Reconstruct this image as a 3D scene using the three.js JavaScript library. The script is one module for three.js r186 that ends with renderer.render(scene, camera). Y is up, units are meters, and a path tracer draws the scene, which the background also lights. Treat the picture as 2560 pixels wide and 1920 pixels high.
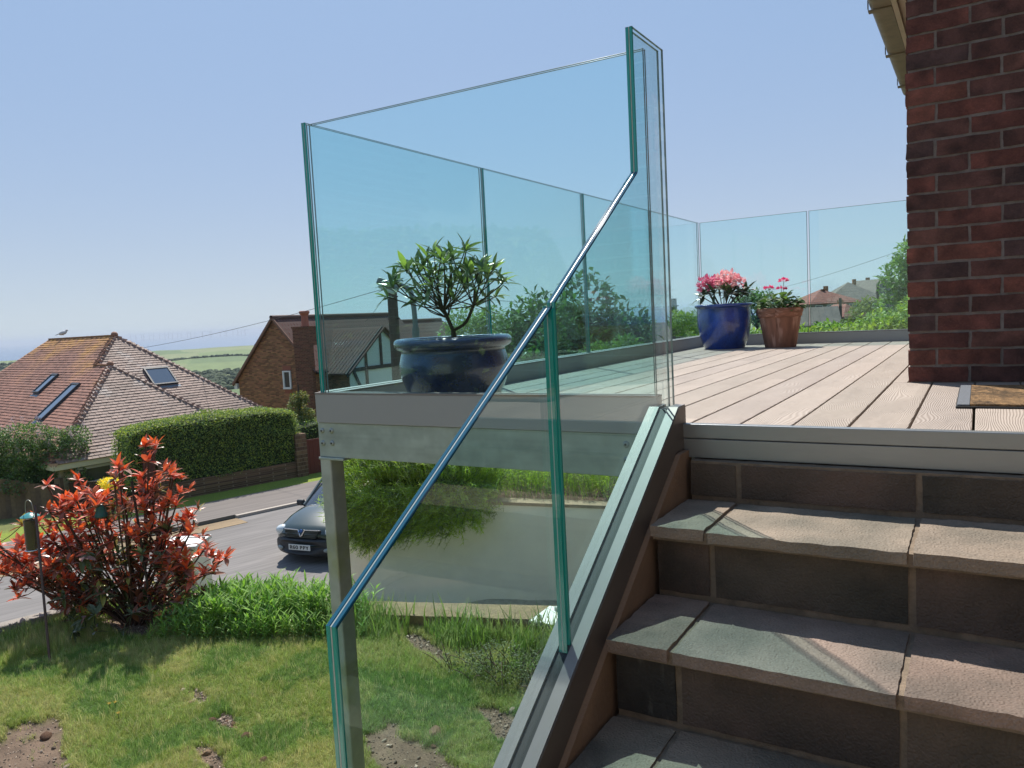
import * as THREE from 'three';
import { mergeGeometries, toCreasedNormals } from 'three/addons/utils/BufferGeometryUtils.js';
import { RoundedBoxGeometry } from 'three/addons/geometries/RoundedBoxGeometry.js';
import { FontLoader } from 'three/addons/loaders/FontLoader.js';
import { TextGeometry } from 'three/addons/geometries/TextGeometry.js';

// ---------- camera, sky, sun, exposure ----------
const scene = new THREE.Scene();
const YAW = Math.atan2(1173, 1923), CY = Math.cos(YAW), SY = Math.sin(YAW);
const camera = new THREE.PerspectiveCamera(53.06, 4 / 3, 0.05, 60000);
camera.rotation.order = 'YXZ';
camera.rotation.set(-Math.atan(164 / 1923), YAW, -Math.atan(0.0516));
camera.updateMatrixWorld();
const renderer = new THREE.WebGLRenderer({ antialias: true });
renderer.setSize(1024, 768);
renderer.toneMapping = THREE.LinearToneMapping;
renderer.toneMappingExposure = 1.4;
renderer.shadowMap.enabled = true;
const SUN = new THREE.Vector3(-0.396, 0.819, -0.415).normalize();
const sun = new THREE.DirectionalLight(new THREE.Color(1, 0.95, 0.86), 4.7);
sun.position.copy(SUN).multiplyScalar(60); sun.target.position.set(-6, -2, -8); sun.position.add(sun.target.position);
sun.castShadow = true; sun.shadow.mapSize.set(4096, 4096); sun.shadow.radius = 1;
Object.assign(sun.shadow.camera, { left: -40, right: 40, top: 40, bottom: -40, near: 1, far: 160 });
scene.add(sun, sun.target);
{ // clear blue sky: paler to the horizon and round the sun
  const W = 1024, H = 512, d = new Float32Array(W * H * 4), v = new THREE.Vector3();
  for (let j = 0; j < H; j++) for (let i = 0; i < W; i++) {
    const el = ((j + 0.5) / H - 0.5) * Math.PI, az = ((i + 0.5) / W - 0.5) * 2 * Math.PI;
    v.set(Math.cos(az) * Math.cos(el), Math.sin(el), Math.sin(az) * Math.cos(el));
    const y = Math.max(0, v.y), c = Math.max(0, v.dot(SUN)), h = Math.pow(1 - y, 3.6), g = 0.085 * Math.pow(c, 6) + 0.30 * Math.pow(c, 40) + 0.085 * c;
    const k = (j * W + i) * 4, low = Math.pow(1 - y, 9);
    d[k] = 0.205 + 0.200 * h + 0.19 * low + g; d[k + 1] = 0.355 + 0.190 * h + 0.125 * low + g * 0.98; d[k + 2] = 0.625 + 0.150 * h - 0.09 * low + g * 0.92; d[k + 3] = 1; for (let t = 0; t < 3; t++) d[k + t] *= 1.03 / 1.4; // the values above are those seen at an exposure of 1
  }
  const sky = new THREE.DataTexture(d, W, H, THREE.RGBAFormat, THREE.FloatType);
  sky.mapping = THREE.EquirectangularReflectionMapping; sky.magFilter = THREE.LinearFilter; sky.needsUpdate = true;
  scene.background = sky; scene.environment = sky; scene.environmentIntensity = 1;
}
scene.fog = new THREE.FogExp2(new THREE.Color(0.80, 0.88, 1.0), 0.0001);

// ---------- helpers ----------
let seed = 12345;
const rnd = () => { seed |= 0; seed = (seed + 0x6D2B79F5) | 0; let t = Math.imul(seed ^ (seed >>> 15), 1 | seed); t = (t + Math.imul(t ^ (t >>> 7), 61 | t)) ^ t; return ((t ^ (t >>> 14)) >>> 0) / 4294967296; };
const rr = (a, b) => a + (b - a) * rnd();
const gauss = () => (rnd() + rnd() + rnd() + rnd() - 2) * 0.9;
const V = (x, y, z) => new THREE.Vector3(x, y, z);
const FOL = 2.1; // sunlit late spring leaves
const C = (r, g, b) => new THREE.Color().setRGB(r, g, b);
const clamp = THREE.MathUtils.clamp, lerp = THREE.MathUtils.lerp, sstep = THREE.MathUtils.smoothstep;
const hash = (x, y, s = 0) => { let h = Math.imul((x | 0) + 0x9e3779b1, 0x85ebca6b); h ^= h >>> 13; h = Math.imul(h + (y | 0) + 0x7f4a7c15, 0xc2b2ae35); h ^= h >>> 16; h = Math.imul(h + (s | 0) * 977 + 0x165667b1, 0x27d4eb2f); h ^= h >>> 15; h = Math.imul(h, 0x85ebca6b); return ((h ^ (h >>> 14)) >>> 0) / 4294967296; };
function noise(x, y, per = 0, s = 0) { // value noise, tiling when per > 0
  const ix = Math.floor(x), iy = Math.floor(y), fx = x - ix, fy = y - iy, u = fx * fx * (3 - 2 * fx), w = fy * fy * (3 - 2 * fy);
  const m = (a) => per ? ((a % per) + per) % per : a;
  const a = hash(m(ix), m(iy), s), b = hash(m(ix + 1), m(iy), s), c = hash(m(ix), m(iy + 1), s), d = hash(m(ix + 1), m(iy + 1), s);
  return lerp(lerp(a, b, u), lerp(c, d, u), w);
}
function fbm(x, y, per = 0, oct = 4, s = 0) { let v = 0, a = 0.5, t = 0; for (let i = 0; i < oct; i++) { v += a * noise(x, y, per, s + i); t += a; x *= 2; y *= 2; per *= 2; a *= 0.5; } return v / t; }
const RF = (r, f, y) => V(r * CY - f * SY, y, -(r * SY + f * CY)); // right / forward of the place the photo was taken from
const counts = {};
function numbered(n) { counts[n] = (counts[n] ?? -1) + 1; return counts[n] ? n + '_' + String(counts[n]).padStart(3, '0') : n; }
function shade(o) { o.castShadow = true; o.receiveShadow = true; return o; }
function tag(o, label, category, group) { o.userData.label = label; o.userData.category = category; if (group) o.userData.group = group; return o; }
function thing(name, label, category, pos = [0, 0, 0], turn = 0, group) {
  const o = new THREE.Group(); o.name = numbered(name); o.position.set(...pos); o.rotation.y = turn; scene.add(o);
  return tag(o, label, category, group);
}
function part(parent, name, geo, mat, label) { const m = shade(new THREE.Mesh(geo, mat)); m.name = name; if (label) m.userData.label = label; parent.add(m); return m; }
function struct(name, geo, mat) { const m = shade(new THREE.Mesh(geo, mat)); m.name = numbered(name); m.userData.kind = 'structure'; scene.add(m); return m; }
function single(name, label, category, geo, mat, group) { const m = shade(new THREE.Mesh(geo, mat)); m.name = numbered(name); scene.add(m); return tag(m, label, category, group); }
function stuff(parent, name, geo, mat, matrices, colors) {
  const m = shade(new THREE.InstancedMesh(geo, mat, matrices.length)); m.name = name; m.userData.kind = 'stuff';
  matrices.forEach((x, i) => { m.setMatrixAt(i, x); if (colors) m.setColorAt(i, colors[i]); });
  m.instanceMatrix.needsUpdate = true; parent.add(m); return m;
}
// planar uv in metres by the way each face points
function muv(geo, ox = 0, oy = 0, swap = false) {
  const g = geo.index ? geo.toNonIndexed() : geo, p = g.attributes.position, uv = new Float32Array(p.count * 2), a = V(), b = V(), c = V();
  for (let i = 0; i < p.count; i += 3) {
    a.fromBufferAttribute(p, i); b.fromBufferAttribute(p, i + 1); c.fromBufferAttribute(p, i + 2);
    const n = b.clone().sub(a).cross(c.clone().sub(a)), x = Math.abs(n.x), y = Math.abs(n.y), z = Math.abs(n.z);
    [a, b, c].forEach((q, k) => { let u, w; if (x > y && x > z) { u = q.z; w = q.y; } else if (y > z) { u = q.x; w = q.z; } else { u = q.x; w = q.y; } if (swap) [u, w] = [w, u]; uv[(i + k) * 2] = u + ox; uv[(i + k) * 2 + 1] = w + oy; });
  }
  g.setAttribute('uv', new THREE.BufferAttribute(uv, 2)); return g;
}
const box = (x0, x1, y0, y1, z0, z1, r = 0) => { const g = r ? new RoundedBoxGeometry(x1 - x0, y1 - y0, z1 - z0, 2, r) : new THREE.BoxGeometry(x1 - x0, y1 - y0, z1 - z0); g.translate((x0 + x1) / 2, (y0 + y1) / 2, (z0 + z1) / 2); return muv(g); };
// a box of section w x h run from a to b
function bar(a, b, w, h, r = 0) {
  const d = b.clone().sub(a), L = d.length(), g = r ? new RoundedBoxGeometry(w, h, L, 2, r) : new THREE.BoxGeometry(w, h, L);
  const m = new THREE.Matrix4().lookAt(a, b, Math.abs(d.y) > 0.98 * L ? V(0, 0, 1) : V(0, 1, 0)).setPosition(a.clone().add(b).multiplyScalar(0.5));
  return muv(g.applyMatrix4(m));
}
function tube(pts, r, seg = 8, rad = 6) { return new THREE.TubeGeometry(new THREE.CatmullRomCurve3(pts), seg, r, rad, false); }
function taper(a, b, r0, r1, rad = 6) { // tapered straight limb
  const d = b.clone().sub(a), g = new THREE.CylinderGeometry(r1, r0, d.length(), rad, 1, false);
  g.applyMatrix4(new THREE.Matrix4().makeRotationFromQuaternion(new THREE.Quaternion().setFromUnitVectors(V(0, 1, 0), d.clone().normalize())).setPosition(a.clone().add(b).multiplyScalar(0.5)));
  return g;
}
function prism(pts, depth) { // a planar polygon in space pushed along a vector
  const n = V(), k = pts.length; for (let i = 0; i < k; i++) { const a = pts[i], b = pts[(i + 1) % k]; n.x += (a.y - b.y) * (a.z + b.z); n.y += (a.z - b.z) * (a.x + b.x); n.z += (a.x - b.x) * (a.y + b.y); } n.normalize();
  const ex = pts[1].clone().sub(pts[0]).normalize(), ey = n.clone().cross(ex);
  const tri = THREE.ShapeUtils.triangulateShape(pts.map((p) => new THREE.Vector2(p.clone().sub(pts[0]).dot(ex), p.clone().sub(pts[0]).dot(ey))), []);
  const o = [], q = pts.map((p) => p.clone().add(depth)), flip = depth.dot(n) > 0;
  const put = (a, b, c) => { for (const p of flip ? [a, c, b] : [a, b, c]) o.push(p.x, p.y, p.z); };
  for (const [a, b, c] of tri) { put(pts[a], pts[b], pts[c]); put(q[a], q[c], q[b]); }
  for (let i = 0; i < k; i++) { const j = (i + 1) % k; put(pts[i], q[i], q[j]); put(pts[i], q[j], pts[j]); }
  const g = new THREE.BufferGeometry(); g.setAttribute('position', new THREE.Float32BufferAttribute(o, 3)); g.computeVertexNormals(); return muv(g);
}
const merge = (list) => mergeGeometries(list.map((g) => { const h = g.index ? g.toNonIndexed() : g.clone(); for (const k of Object.keys(h.attributes)) if (!['position', 'normal', 'uv'].includes(k)) h.deleteAttribute(k); if (!h.attributes.uv) h.setAttribute('uv', new THREE.BufferAttribute(new Float32Array(h.attributes.position.count * 2), 2)); if (!h.attributes.normal) h.computeVertexNormals(); return h; }));
function rough(geo, amp, freq, s = 0) { // uneven surface: push every point by noise of its place
  const p = geo.attributes.position;
  for (let i = 0; i < p.count; i++) { const x = p.getX(i), y = p.getY(i), z = p.getZ(i); const f = (a, b, t) => (fbm(a * freq + 31.7, b * freq + 17.3, 0, 3, t + s) - 0.5) * 2 * amp; p.setXYZ(i, x + f(y + z, z - x, 1), y + f(x + y * 0.3, z, 2), z + f(x, y + z * 0.3, 3)); }
  geo.computeVertexNormals(); return geo;
}
// ---------- textures ----------
function ctex(n, metres, fn) { // colour map; fn(u, v) in 0..1 gives sRGB 0..1
  const d = new Uint8Array(n * n * 4);
  for (let j = 0; j < n; j++) for (let i = 0; i < n; i++) { const c = fn(i / n, j / n), k = (j * n + i) * 4; for (let t = 0; t < 3; t++) d[k + t] = clamp(Math.round(c[t] * 255), 0, 255); d[k + 3] = 255; }
  const t = new THREE.DataTexture(d, n, n); t.colorSpace = THREE.SRGBColorSpace; return fin(t, metres);
}
function htex(n, metres, fn) {
  const d = new Uint8Array(n * n * 4);
  for (let j = 0; j < n; j++) for (let i = 0; i < n; i++) { const h = clamp(Math.round(fn(i / n, j / n) * 255), 0, 255), k = (j * n + i) * 4; d[k] = d[k + 1] = d[k + 2] = h; d[k + 3] = 255; }
  return fin(new THREE.DataTexture(d, n, n), metres);
}
function fin(t, m) { t.wrapS = t.wrapT = THREE.RepeatWrapping; t.magFilter = THREE.LinearFilter; t.minFilter = THREE.LinearMipmapLinearFilter; t.generateMipmaps = true; const [a, b] = Array.isArray(m) ? m : [m, m]; t.repeat.set(1 / a, 1 / b); t.needsUpdate = true; return t; }
const fineBump = htex(512, 0.25, (u, v) => 0.6 * fbm(u * 32, v * 32, 32, 4) + 0.4 * noise(u * 256, v * 256, 256, 9));
const mottle = (base, amp, scale, n = 256, m = 1.0, s = 0) => ctex(n, m, (u, v) => { const a = (fbm(u * scale, v * scale, scale, 5, s) - 0.5) * 2 * amp, b = (noise(u * n / 2, v * n / 2, n / 2, s + 5) - 0.5) * amp * 0.5; return base.map((c, i) => c * (1 + a + b) + (i === 0 ? a * 0.02 : 0)); });
const M = {};
const std = (o) => new THREE.MeshStandardMaterial({ roughness: 0.8, ...o });
const phy = (o) => new THREE.MeshPhysicalMaterial({ roughness: 0.8, ...o });
M.powder = std({ color: C(0.32, 0.325, 0.325), roughness: 0.5, metalness: 0.0, bumpMap: fineBump, bumpScale: 0.0002 });
M.anod = std({ map: mottle([0.52, 0.495, 0.485], 0.04, 8, 128, 0.5, 3), metalness: 0.35, roughness: 0.5 });
M.anodFace = std({ map: mottle([0.42, 0.38, 0.35], 0.04, 8, 128, 0.5, 4), metalness: 0.2, roughness: 0.5 });
M.galv = std({ map: ctex(512, 0.8, (u, v) => { const a = fbm(u * 24, v * 24, 24, 3, 2), b = fbm(u * 3, v * 6, 3, 4, 8), st = noise(u * 3, v * 90, 0, 4); const k = 0.90 + 0.14 * (a - 0.5) + 0.20 * (b - 0.5) + 0.05 * (st - 0.5); return [0.69 * k, 0.74 * k, 0.72 * k]; }), metalness: 0.35, roughness: 0.46, bumpMap: fineBump, bumpScale: 0.0004 });
M.galvMoss = std({ map: ctex(512, 0.5, (u, v) => { const a = fbm(u * 8, v * 8, 8, 4, 12), b = 0.55 * sstep(fbm(u * 5, v * 5, 5, 4, 18), 0.45, 0.7), k = 0.9 + 0.25 * (a - 0.5); return [lerp(0.74, 0.68, b) * k, lerp(0.77, 0.72, b) * k, lerp(0.73, 0.50, b) * k]; }), metalness: 0.2, roughness: 0.6, bumpMap: fineBump, bumpScale: 0.0005 });
M.black = std({ color: C(0.012, 0.012, 0.013), roughness: 0.6 });
M.chrome = std({ color: C(0.7, 0.72, 0.75), metalness: 1, roughness: 0.18 });
M.paneFront = phy({ color: C(0.883, 0.988, 0.988), transmission: 1, thickness: 0, roughness: 0.0, ior: 1.5, side: THREE.DoubleSide });
M.edgeTeal = phy({ color: C(0.012, 0.29, 0.25), roughness: 0.12, ior: 1.52, clearcoat: 0.6, clearcoatRoughness: 0.05 });
M.edgeBlue = phy({ color: C(0.010, 0.085, 0.14), roughness: 0.025, ior: 1.6 });
M.edgePale = phy({ color: C(0.20, 0.27, 0.27), roughness: 0.12, ior: 1.52 });
M.inter = phy({ color: C(0.42, 0.47, 0.45), roughness: 0.35 });
M.render = std({ map: mottle([0.955, 0.93, 0.875], 0.025, 10, 256, 1.2, 7), bumpMap: fineBump, bumpScale: 0.001, roughness: 0.9 });
M.orange = std({ map: mottle([0.58, 0.46, 0.36], 0.09, 8, 256, 0.6, 11), bumpMap: fineBump, bumpScale: 0.0015, roughness: 0.95 });
M.soil = std({ map: mottle([0.42, 0.33, 0.26], 0.25, 12, 256, 0.6, 13), bumpMap: fineBump, bumpScale: 0.01, roughness: 1 });
M.white = std({ color: C(0.74, 0.74, 0.72), roughness: 0.5 });
M.bark = std({ map: mottle([0.30, 0.25, 0.20], 0.2, 10, 128, 0.3, 17), roughness: 0.95, bumpMap: fineBump, bumpScale: 0.003 });
M.darkStem = std({ color: C(0.045, 0.035, 0.028), roughness: 0.85 });
const leafMat = (c, gloss = 0, tr = 0.4) => phy({ color: c, roughness: 0.95, transmission: tr, thickness: 0, side: THREE.DoubleSide, clearcoat: gloss, clearcoatRoughness: 0.28 });
M.leaf = leafMat(C(1, 1, 1), 0.15, 0.42);
M.glossLeaf = leafMat(C(1, 1, 1), 0.9, 0.35);
// ---------- foliage ----------
function leafGeo(len, wid, droop = 0.25, fold = 0.25, seg = 4) { // a leaf from the origin along +z, face up
  const p = [], n = seg; const P = (i, side) => { const t = i / n, w = wid * 0.5 * Math.pow(Math.sin(Math.PI * Math.min(1, 0.04 + t * 0.96)), 0.85) * (1 - 0.25 * t); return [side * w, Math.abs(side) * fold * w - droop * len * t * t, t * len]; };
  for (let i = 0; i < n; i++) for (const s of [-1, 1]) { const a = P(i, 0), b = P(i + 1, 0), c = P(i + 1, s), d = P(i, s); if (s > 0) p.push(...a, ...b, ...c, ...a, ...c, ...d); else p.push(...a, ...c, ...b, ...a, ...d, ...c); }
  const g = new THREE.BufferGeometry(); g.setAttribute('position', new THREE.Float32BufferAttribute(p, 3)); g.computeVertexNormals(); g.setAttribute('uv', new THREE.BufferAttribute(new Float32Array(p.length / 3 * 2), 2)); return g;
}
const bit = leafGeo(1, 0.62, 0.12, 0.3, 2);
function aim(pos, dir, roll, s, sy = s) { // matrix: +z along dir
  const z = dir.clone().normalize(), x = V(0, 1, 0).cross(z); if (x.lengthSq() < 1e-6) x.set(1, 0, 0); x.normalize(); const y = z.clone().cross(x);
  const m = new THREE.Matrix4().makeBasis(x, y, z).multiply(new THREE.Matrix4().makeRotationZ(roll)).scale(V(s, sy, s)); return m.setPosition(pos);
}
const rdir = () => { const v = V(gauss(), gauss(), gauss()); return v.lengthSq() < 1e-6 ? V(0, 1, 0) : v.normalize(); };
function pick(list) { return list[Math.floor(rnd() * list.length)]; }
function tint(list, j = 0.18) { const c = pick(list).clone(); return c.multiplyScalar(rr(1 - j, 1 + j)); }
// leaves through lumpy blobs; [x, y, z, rx, ry, rz]
function crown(parent, name, blobs, n, size, colors, mat = M.leaf, geo = bit, shell = 0.5) {
  const ms = [], cs = [], vol = blobs.map((b) => b[3] * b[4] * b[5]), tot = vol.reduce((a, b) => a + b, 0);
  blobs.forEach((b, k) => { const m = Math.round(n * vol[k] / tot); for (let i = 0; i < m; i++) { const d = rdir(), r = Math.pow(rr(shell * shell * shell, 1), 1 / 3) * (0.86 + 0.3 * noise(d.x * 3 + k * 7, d.y * 3 + d.z * 3, 0, 3)); const pos = V(b[0] + d.x * b[3] * r, b[1] + d.y * b[4] * r, b[2] + d.z * b[5] * r); const dir = d.clone().multiplyScalar(0.7).add(rdir()).add(V(0, 0.15, 0)); const s = size * rr(0.65, 1.3); ms.push(aim(pos, dir, gauss() * 0.9, s)); cs.push(tint(colors).multiplyScalar(FOL)); } });
  return stuff(parent, name, geo, mat, ms, cs);
}
const lumps = (cx, cy, cz, R, H, n, r) => Array.from({ length: n }, () => { const d = rdir(); return [cx + d.x * (R - r * 0.6), cy + d.y * (H - r * 0.6), cz + d.z * (R - r * 0.6), r * rr(0.7, 1.2), r * rr(0.65, 1.1), r * rr(0.7, 1.2)]; });
const G1 = [C(0.075, 0.13, 0.02), C(0.05, 0.10, 0.018), C(0.10, 0.16, 0.03)], G2 = [C(0.03, 0.065, 0.018), C(0.04, 0.08, 0.02), C(0.055, 0.10, 0.025)], GY = [C(0.16, 0.19, 0.02), C(0.12, 0.17, 0.02), C(0.08, 0.13, 0.02)];
function tree(name, label, base, top, R, n, size, colors, trunkR = 0.12, lump = 0.42, count = 16) {
  const H = (top - base.y), ch = Math.min(R * 1.15, H * 0.45), t = thing(name, label, 'tree', base.toArray());
  const limbs = [taper(V(0, 0, 0), V(0.05, H - ch, 0.03), trunkR, trunkR * 0.55)];
  for (let i = 0; i < 7; i++) { const a = i * 2.4, e = V(Math.cos(a) * R * 0.6, H - ch + ch * rr(-0.2, 0.5), Math.sin(a) * R * 0.6); limbs.push(taper(V(0.03, (H - ch) * rr(0.6, 0.95), 0.02), e, trunkR * 0.4, trunkR * 0.12, 5)); }
  part(t, 'trunk', merge(limbs), M.bark);
  crown(t, 'crown', [[0, H - ch, 0, R * 0.7, ch * 0.7, R * 0.7], ...lumps(0, H - ch, 0, R, ch, count, R * lump)], n, size, colors);
  return t;
}
// ---------- ground, road, sea ----------
const RS = (x, z) => 0.959 * x + 0.284 * z;           // distance across the road
const RT = (x, z) => 0.284 * x - 0.959 * z;           // distance along the road, away
const fromRoad = (s, t, y) => V(0.959 * s + 0.284 * t, y, 0.284 * s - 0.959 * t);
const table = (x, T) => { for (let i = 1; i < T.length; i++) if (x <= T[i][0]) { const [a, b] = T[i - 1], [c, d] = T[i]; return lerp(b, d, sstep(x, a, c)); } return T[T.length - 1][1]; };
const lin = (x, T) => { if (x <= T[0][0]) return T[0][1]; for (let i = 1; i < T.length; i++) if (x <= T[i][0]) { const [a, b] = T[i - 1], [c, d] = T[i]; return lerp(b, d, (x - a) / (c - a)); } return T[T.length - 1][1]; };
const PATCH = [[-3.45, -1.53, 0.48, 0.17, 0.5], [-1.92, -2.26, 0.48, 0.13, 0.45], [-1.75, -2.70, 0.24, 0.08, 0.4], [-3.3, -2.28, 0.12, 0.04, 0.4], [-2.95, -2.18, 0.10, 0.04, 0.4], [-2.72, -1.92, 0.22, 0.045, 0.4], [-2.62, -3.22, 0.22, 0.07, 0.4], [-4.62, -2.75, 0.4, 0.16, 0.3]];
const dirt = (x, z) => { let m = 0; for (const [px, pz, rx, rz, a] of PATCH) { const dx = x - px, dz = z - pz, u = dx * Math.cos(a) + dz * Math.sin(a), w = -dx * Math.sin(a) + dz * Math.cos(a); const d = Math.hypot(u / rx, w / rz) + (fbm(x * 9 + 50, z * 9 + 50, 0, 3, 21) - 0.5) * 1.1; m = Math.max(m, 1 - sstep(d, 0.75, 1.05)); } return m; };
const HOLE = (x, z) => Math.exp(-(((x + 3.17) / 0.17) ** 2 + ((z + 1.47) / 0.12) ** 2) * 1.6);
const gap = (x, z) => { const q = (x + 3.308) * -0.316 + (z + 3.439) * -0.949, l = (x + 3.308) * 0.949 - (z + 3.439) * 0.316; return 0.85 * sstep(q, 0.0, 0.14) * sstep(l, -1.6, -0.6) * (1 - sstep(l, 4.4, 5)) * (1 - sstep(q, 3.2, 3.6)); };
const prof = (s) => lin(s, [[-160, -22], [-60, -8.5], [-36, -6.2], [-25.2, -5.02], [-24.0, -5.0], [-20.6, -5.12], [-13, -5.12], [-10.6, -5.02], [-5.75, -1.86], [-5.45, -1.78], [20, -1.78]]);
const hills = (d, a) => { const n = fbm(a * 9 + 40, d * 0.002 + 3, 0, 4, 31) - 0.5; return lin(d, [[0, -7], [80, -12], [150, -22], [300, -33], [500, -39], [820, -37], [1200, -29 + 8 * n], [1550, -24.5 + 9 * n], [1900, -44], [2600, -90], [4000, -120]]); };
function gh(x, z) {
  const d = Math.hypot(x, z), s = RS(x, z);
  let y = prof(s);
  const north = sstep(-z, 6.8, 9) * sstep(s, -9.5, -5.5); y = lerp(y, -1.1, north);
  if (d < 14) y += (fbm(x * 2.1 + 9, z * 2.1 + 9, 0, 3, 41) - 0.5) * 0.05 * (s > -13 ? 1 : 0) - 0.010 * dirt(x, z) * (d < 6 ? 1 : 0) - 0.11 * HOLE(x, z) - gap(x, z);
  const far = sstep(d, 48, 95); return far > 0 ? lerp(y, hills(d, Math.atan2(x, -z)), far) : y;
}
function groundColor(x, z) {
  const d = Math.hypot(x, z), s = RS(x, z), n = fbm(x * 1.7 + 80, z * 1.7 + 20, 0, 4, 51), g = fbm(x * 14, z * 14, 0, 3, 52);
  if (d < 48) {
    let c = [lerp(0.10, 0.17, n), lerp(0.12, 0.18, n), lerp(0.03, 0.05, n)]; // thatch under the grass
    if (s < -5.6 && s > -13) c = [0.09 + 0.06 * n, 0.12 + 0.06 * n, 0.035];
    if (s < -22.6 && s > -24.6) c = [0.16 + 0.08 * n, 0.22 + 0.08 * n, 0.03];
    const gp = d < 11 ? gap(x, z) : 0; if (gp > 0.05) return [0.46, 0.42, 0.34].map((v) => v * (0.8 + 0.4 * g)); const k = d < 8 ? dirt(x, z) : 0, b = [0.13 + 0.12 * g, 0.088 + 0.085 * g, 0.06 + 0.06 * g];
    return c.map((v, i) => lerp(v, b[i], k));
  }
  const a = Math.atan2(x, -z), cell = noise(Math.floor(a * 14 + 0.5 * noise(d * 0.004, 3)) * 1.37, Math.floor(Math.pow(d, 0.6) * 0.16) * 2.1, 0, 61), w = 0.85 + 0.3 * fbm(a * 120, d * 0.05, 0, 3, 63);
  const f = cell < 0.35 ? [0.15, 0.20, 0.075] : cell < 0.65 ? [0.11, 0.16, 0.06] : [0.19, 0.22, 0.10];
  return f.map((v) => v * w);
}
{
  const pos = [], col = [], uv = [], idx = [], angs = [], rads = [0.3];
  const head = -YAW; // measured from -z towards +x
  for (let i = 0; i <= 620; i++) angs.push(head - 0.86 + 1.72 * i / 620);
  for (let i = 1; i < 70; i++) angs.push(head + 0.86 + (2 * Math.PI - 1.72) * i / 70);
  while (rads[rads.length - 1] < 3800) rads.push(rads[rads.length - 1] * (rads[rads.length - 1] < 9 ? 1.016 : 1.03));
  const A = angs.length;
  for (const r of rads) for (const a of angs) { const x = Math.sin(a) * r, z = -Math.cos(a) * r; pos.push(x, gh(x, z), z); col.push(...groundColor(x, z)); uv.push(x, z); }
  for (let j = 0; j + 1 < rads.length; j++) for (let i = 0; i < A; i++) { const k = (i + 1) % A, a = j * A + i, b = j * A + k, c = a + A, d = b + A; idx.push(a, b, c, b, d, c); }
  for (let i = 1; i + 1 < A; i++) idx.push(0, i + 1, i);
  const g = new THREE.BufferGeometry(); g.setAttribute('position', new THREE.Float32BufferAttribute(pos, 3)); g.setAttribute('color', new THREE.Float32BufferAttribute(col, 3)); g.setAttribute('uv', new THREE.Float32BufferAttribute(uv, 2)); g.setIndex(idx); g.computeVertexNormals();
  const grit = ctex(512, 0.7, (u, v) => { const k = 0.78 + 0.34 * fbm(u * 20, v * 20, 20, 4, 71) + 0.18 * (noise(u * 170, v * 170, 170, 72) - 0.5); return [k, k, k]; });
  struct('ground', g, std({ vertexColors: true, map: grit, roughness: 1, bumpMap: fineBump, bumpScale: 0.006 }));
}
// sheets that lie along the road: s0..s1 across, t0..t1 along
function strip(name, s0, s1, t0, t1, y, mat, h = 0.02, n = 1) {
  const g = new THREE.BoxGeometry(s1 - s0, h, t1 - t0, 1, 1, n); g.translate((s0 + s1) / 2, y - h / 2, -(t0 + t1) / 2); muv(g);
  g.applyMatrix4(new THREE.Matrix4().makeBasis(V(0.959, 0, 0.284), V(0, 1, 0), V(-0.284, 0, 0.959))); return struct(name, g, mat);
}
const tar = (base, s) => std({ map: ctex(1024, 3.1, (u, v) => { const k = 0.82 + 0.30 * (fbm(u * 4, v * 4, 4, 5, s) - 0.35) + 0.10 * (noise(u * 90, v * 90, 90, s + 1) - 0.5) + 0.16 * (noise(u * 480, v * 480, 480, s + 2) - 0.5); return base.map((c) => c * k); }), roughness: 0.9 });
const asphalt = tar([0.51, 0.49, 0.48], 81), paving = tar([0.51, 0.475, 0.455], 91), gritMat = tar([0.60, 0.51, 0.39], 101);
strip('road', -20.6, -13.2, -30, 60, -5.085, asphalt);
strip('pavement', -23.0, -20.75, -30, 60, -5.0, paving, 0.15);
strip('kerb', -20.75, -20.6, 8.2, 60, -5.005, std({ map: mottle([0.62, 0.58, 0.54], 0.12, 6, 128, 0.6, 23) }), 0.2);
strip('driveway_apron', -20.6, -19.9, 2.0, 8.2, -5.075, gritMat, 0.03);
strip('driveway_apron', -20.6, -19.95, -9.0, -0.6, -5.075, gritMat, 0.03);
strip('driveway', -13.2, -10.9, 4, 16, -5.08, tar([0.60, 0.53, 0.48], 111));
{ // lines of concrete edging along the lawn
  const t = thing('lawn_edging', 'low grey concrete edging along the outer side of the lawn behind the red shrub', 'edging', [0, 0, 0]);
  const m = std({ map: mottle([0.56, 0.53, 0.50], 0.1, 6, 128, 0.5, 24), bumpMap: fineBump, bumpScale: 0.003 });
  for (let i = 0; i < 4; i++) { const a = fromRoad(-5.62, -2.2 + i * 0.92, 0), b = fromRoad(-5.62, -2.2 + i * 0.92 + 0.905, 0); a.y = gh(a.x, a.z) + 0.015; b.y = gh(b.x, b.z) + 0.015; part(t, 'kerb_stone', bar(a, b, 0.1, 0.16, 0.012), m); }
}
{
  const g = new THREE.RingGeometry(1500, 42000, 96, 24); g.rotateX(-Math.PI / 2); g.translate(0, -60, 0); muv(g);
  struct('sea', g, std({ color: C(0.04, 0.10, 0.19), roughness: 0.35, bumpMap: htex(256, 60, (u, v) => fbm(u * 16, v * 16, 16, 4, 5)), bumpScale: 0.8 }));
}
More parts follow.
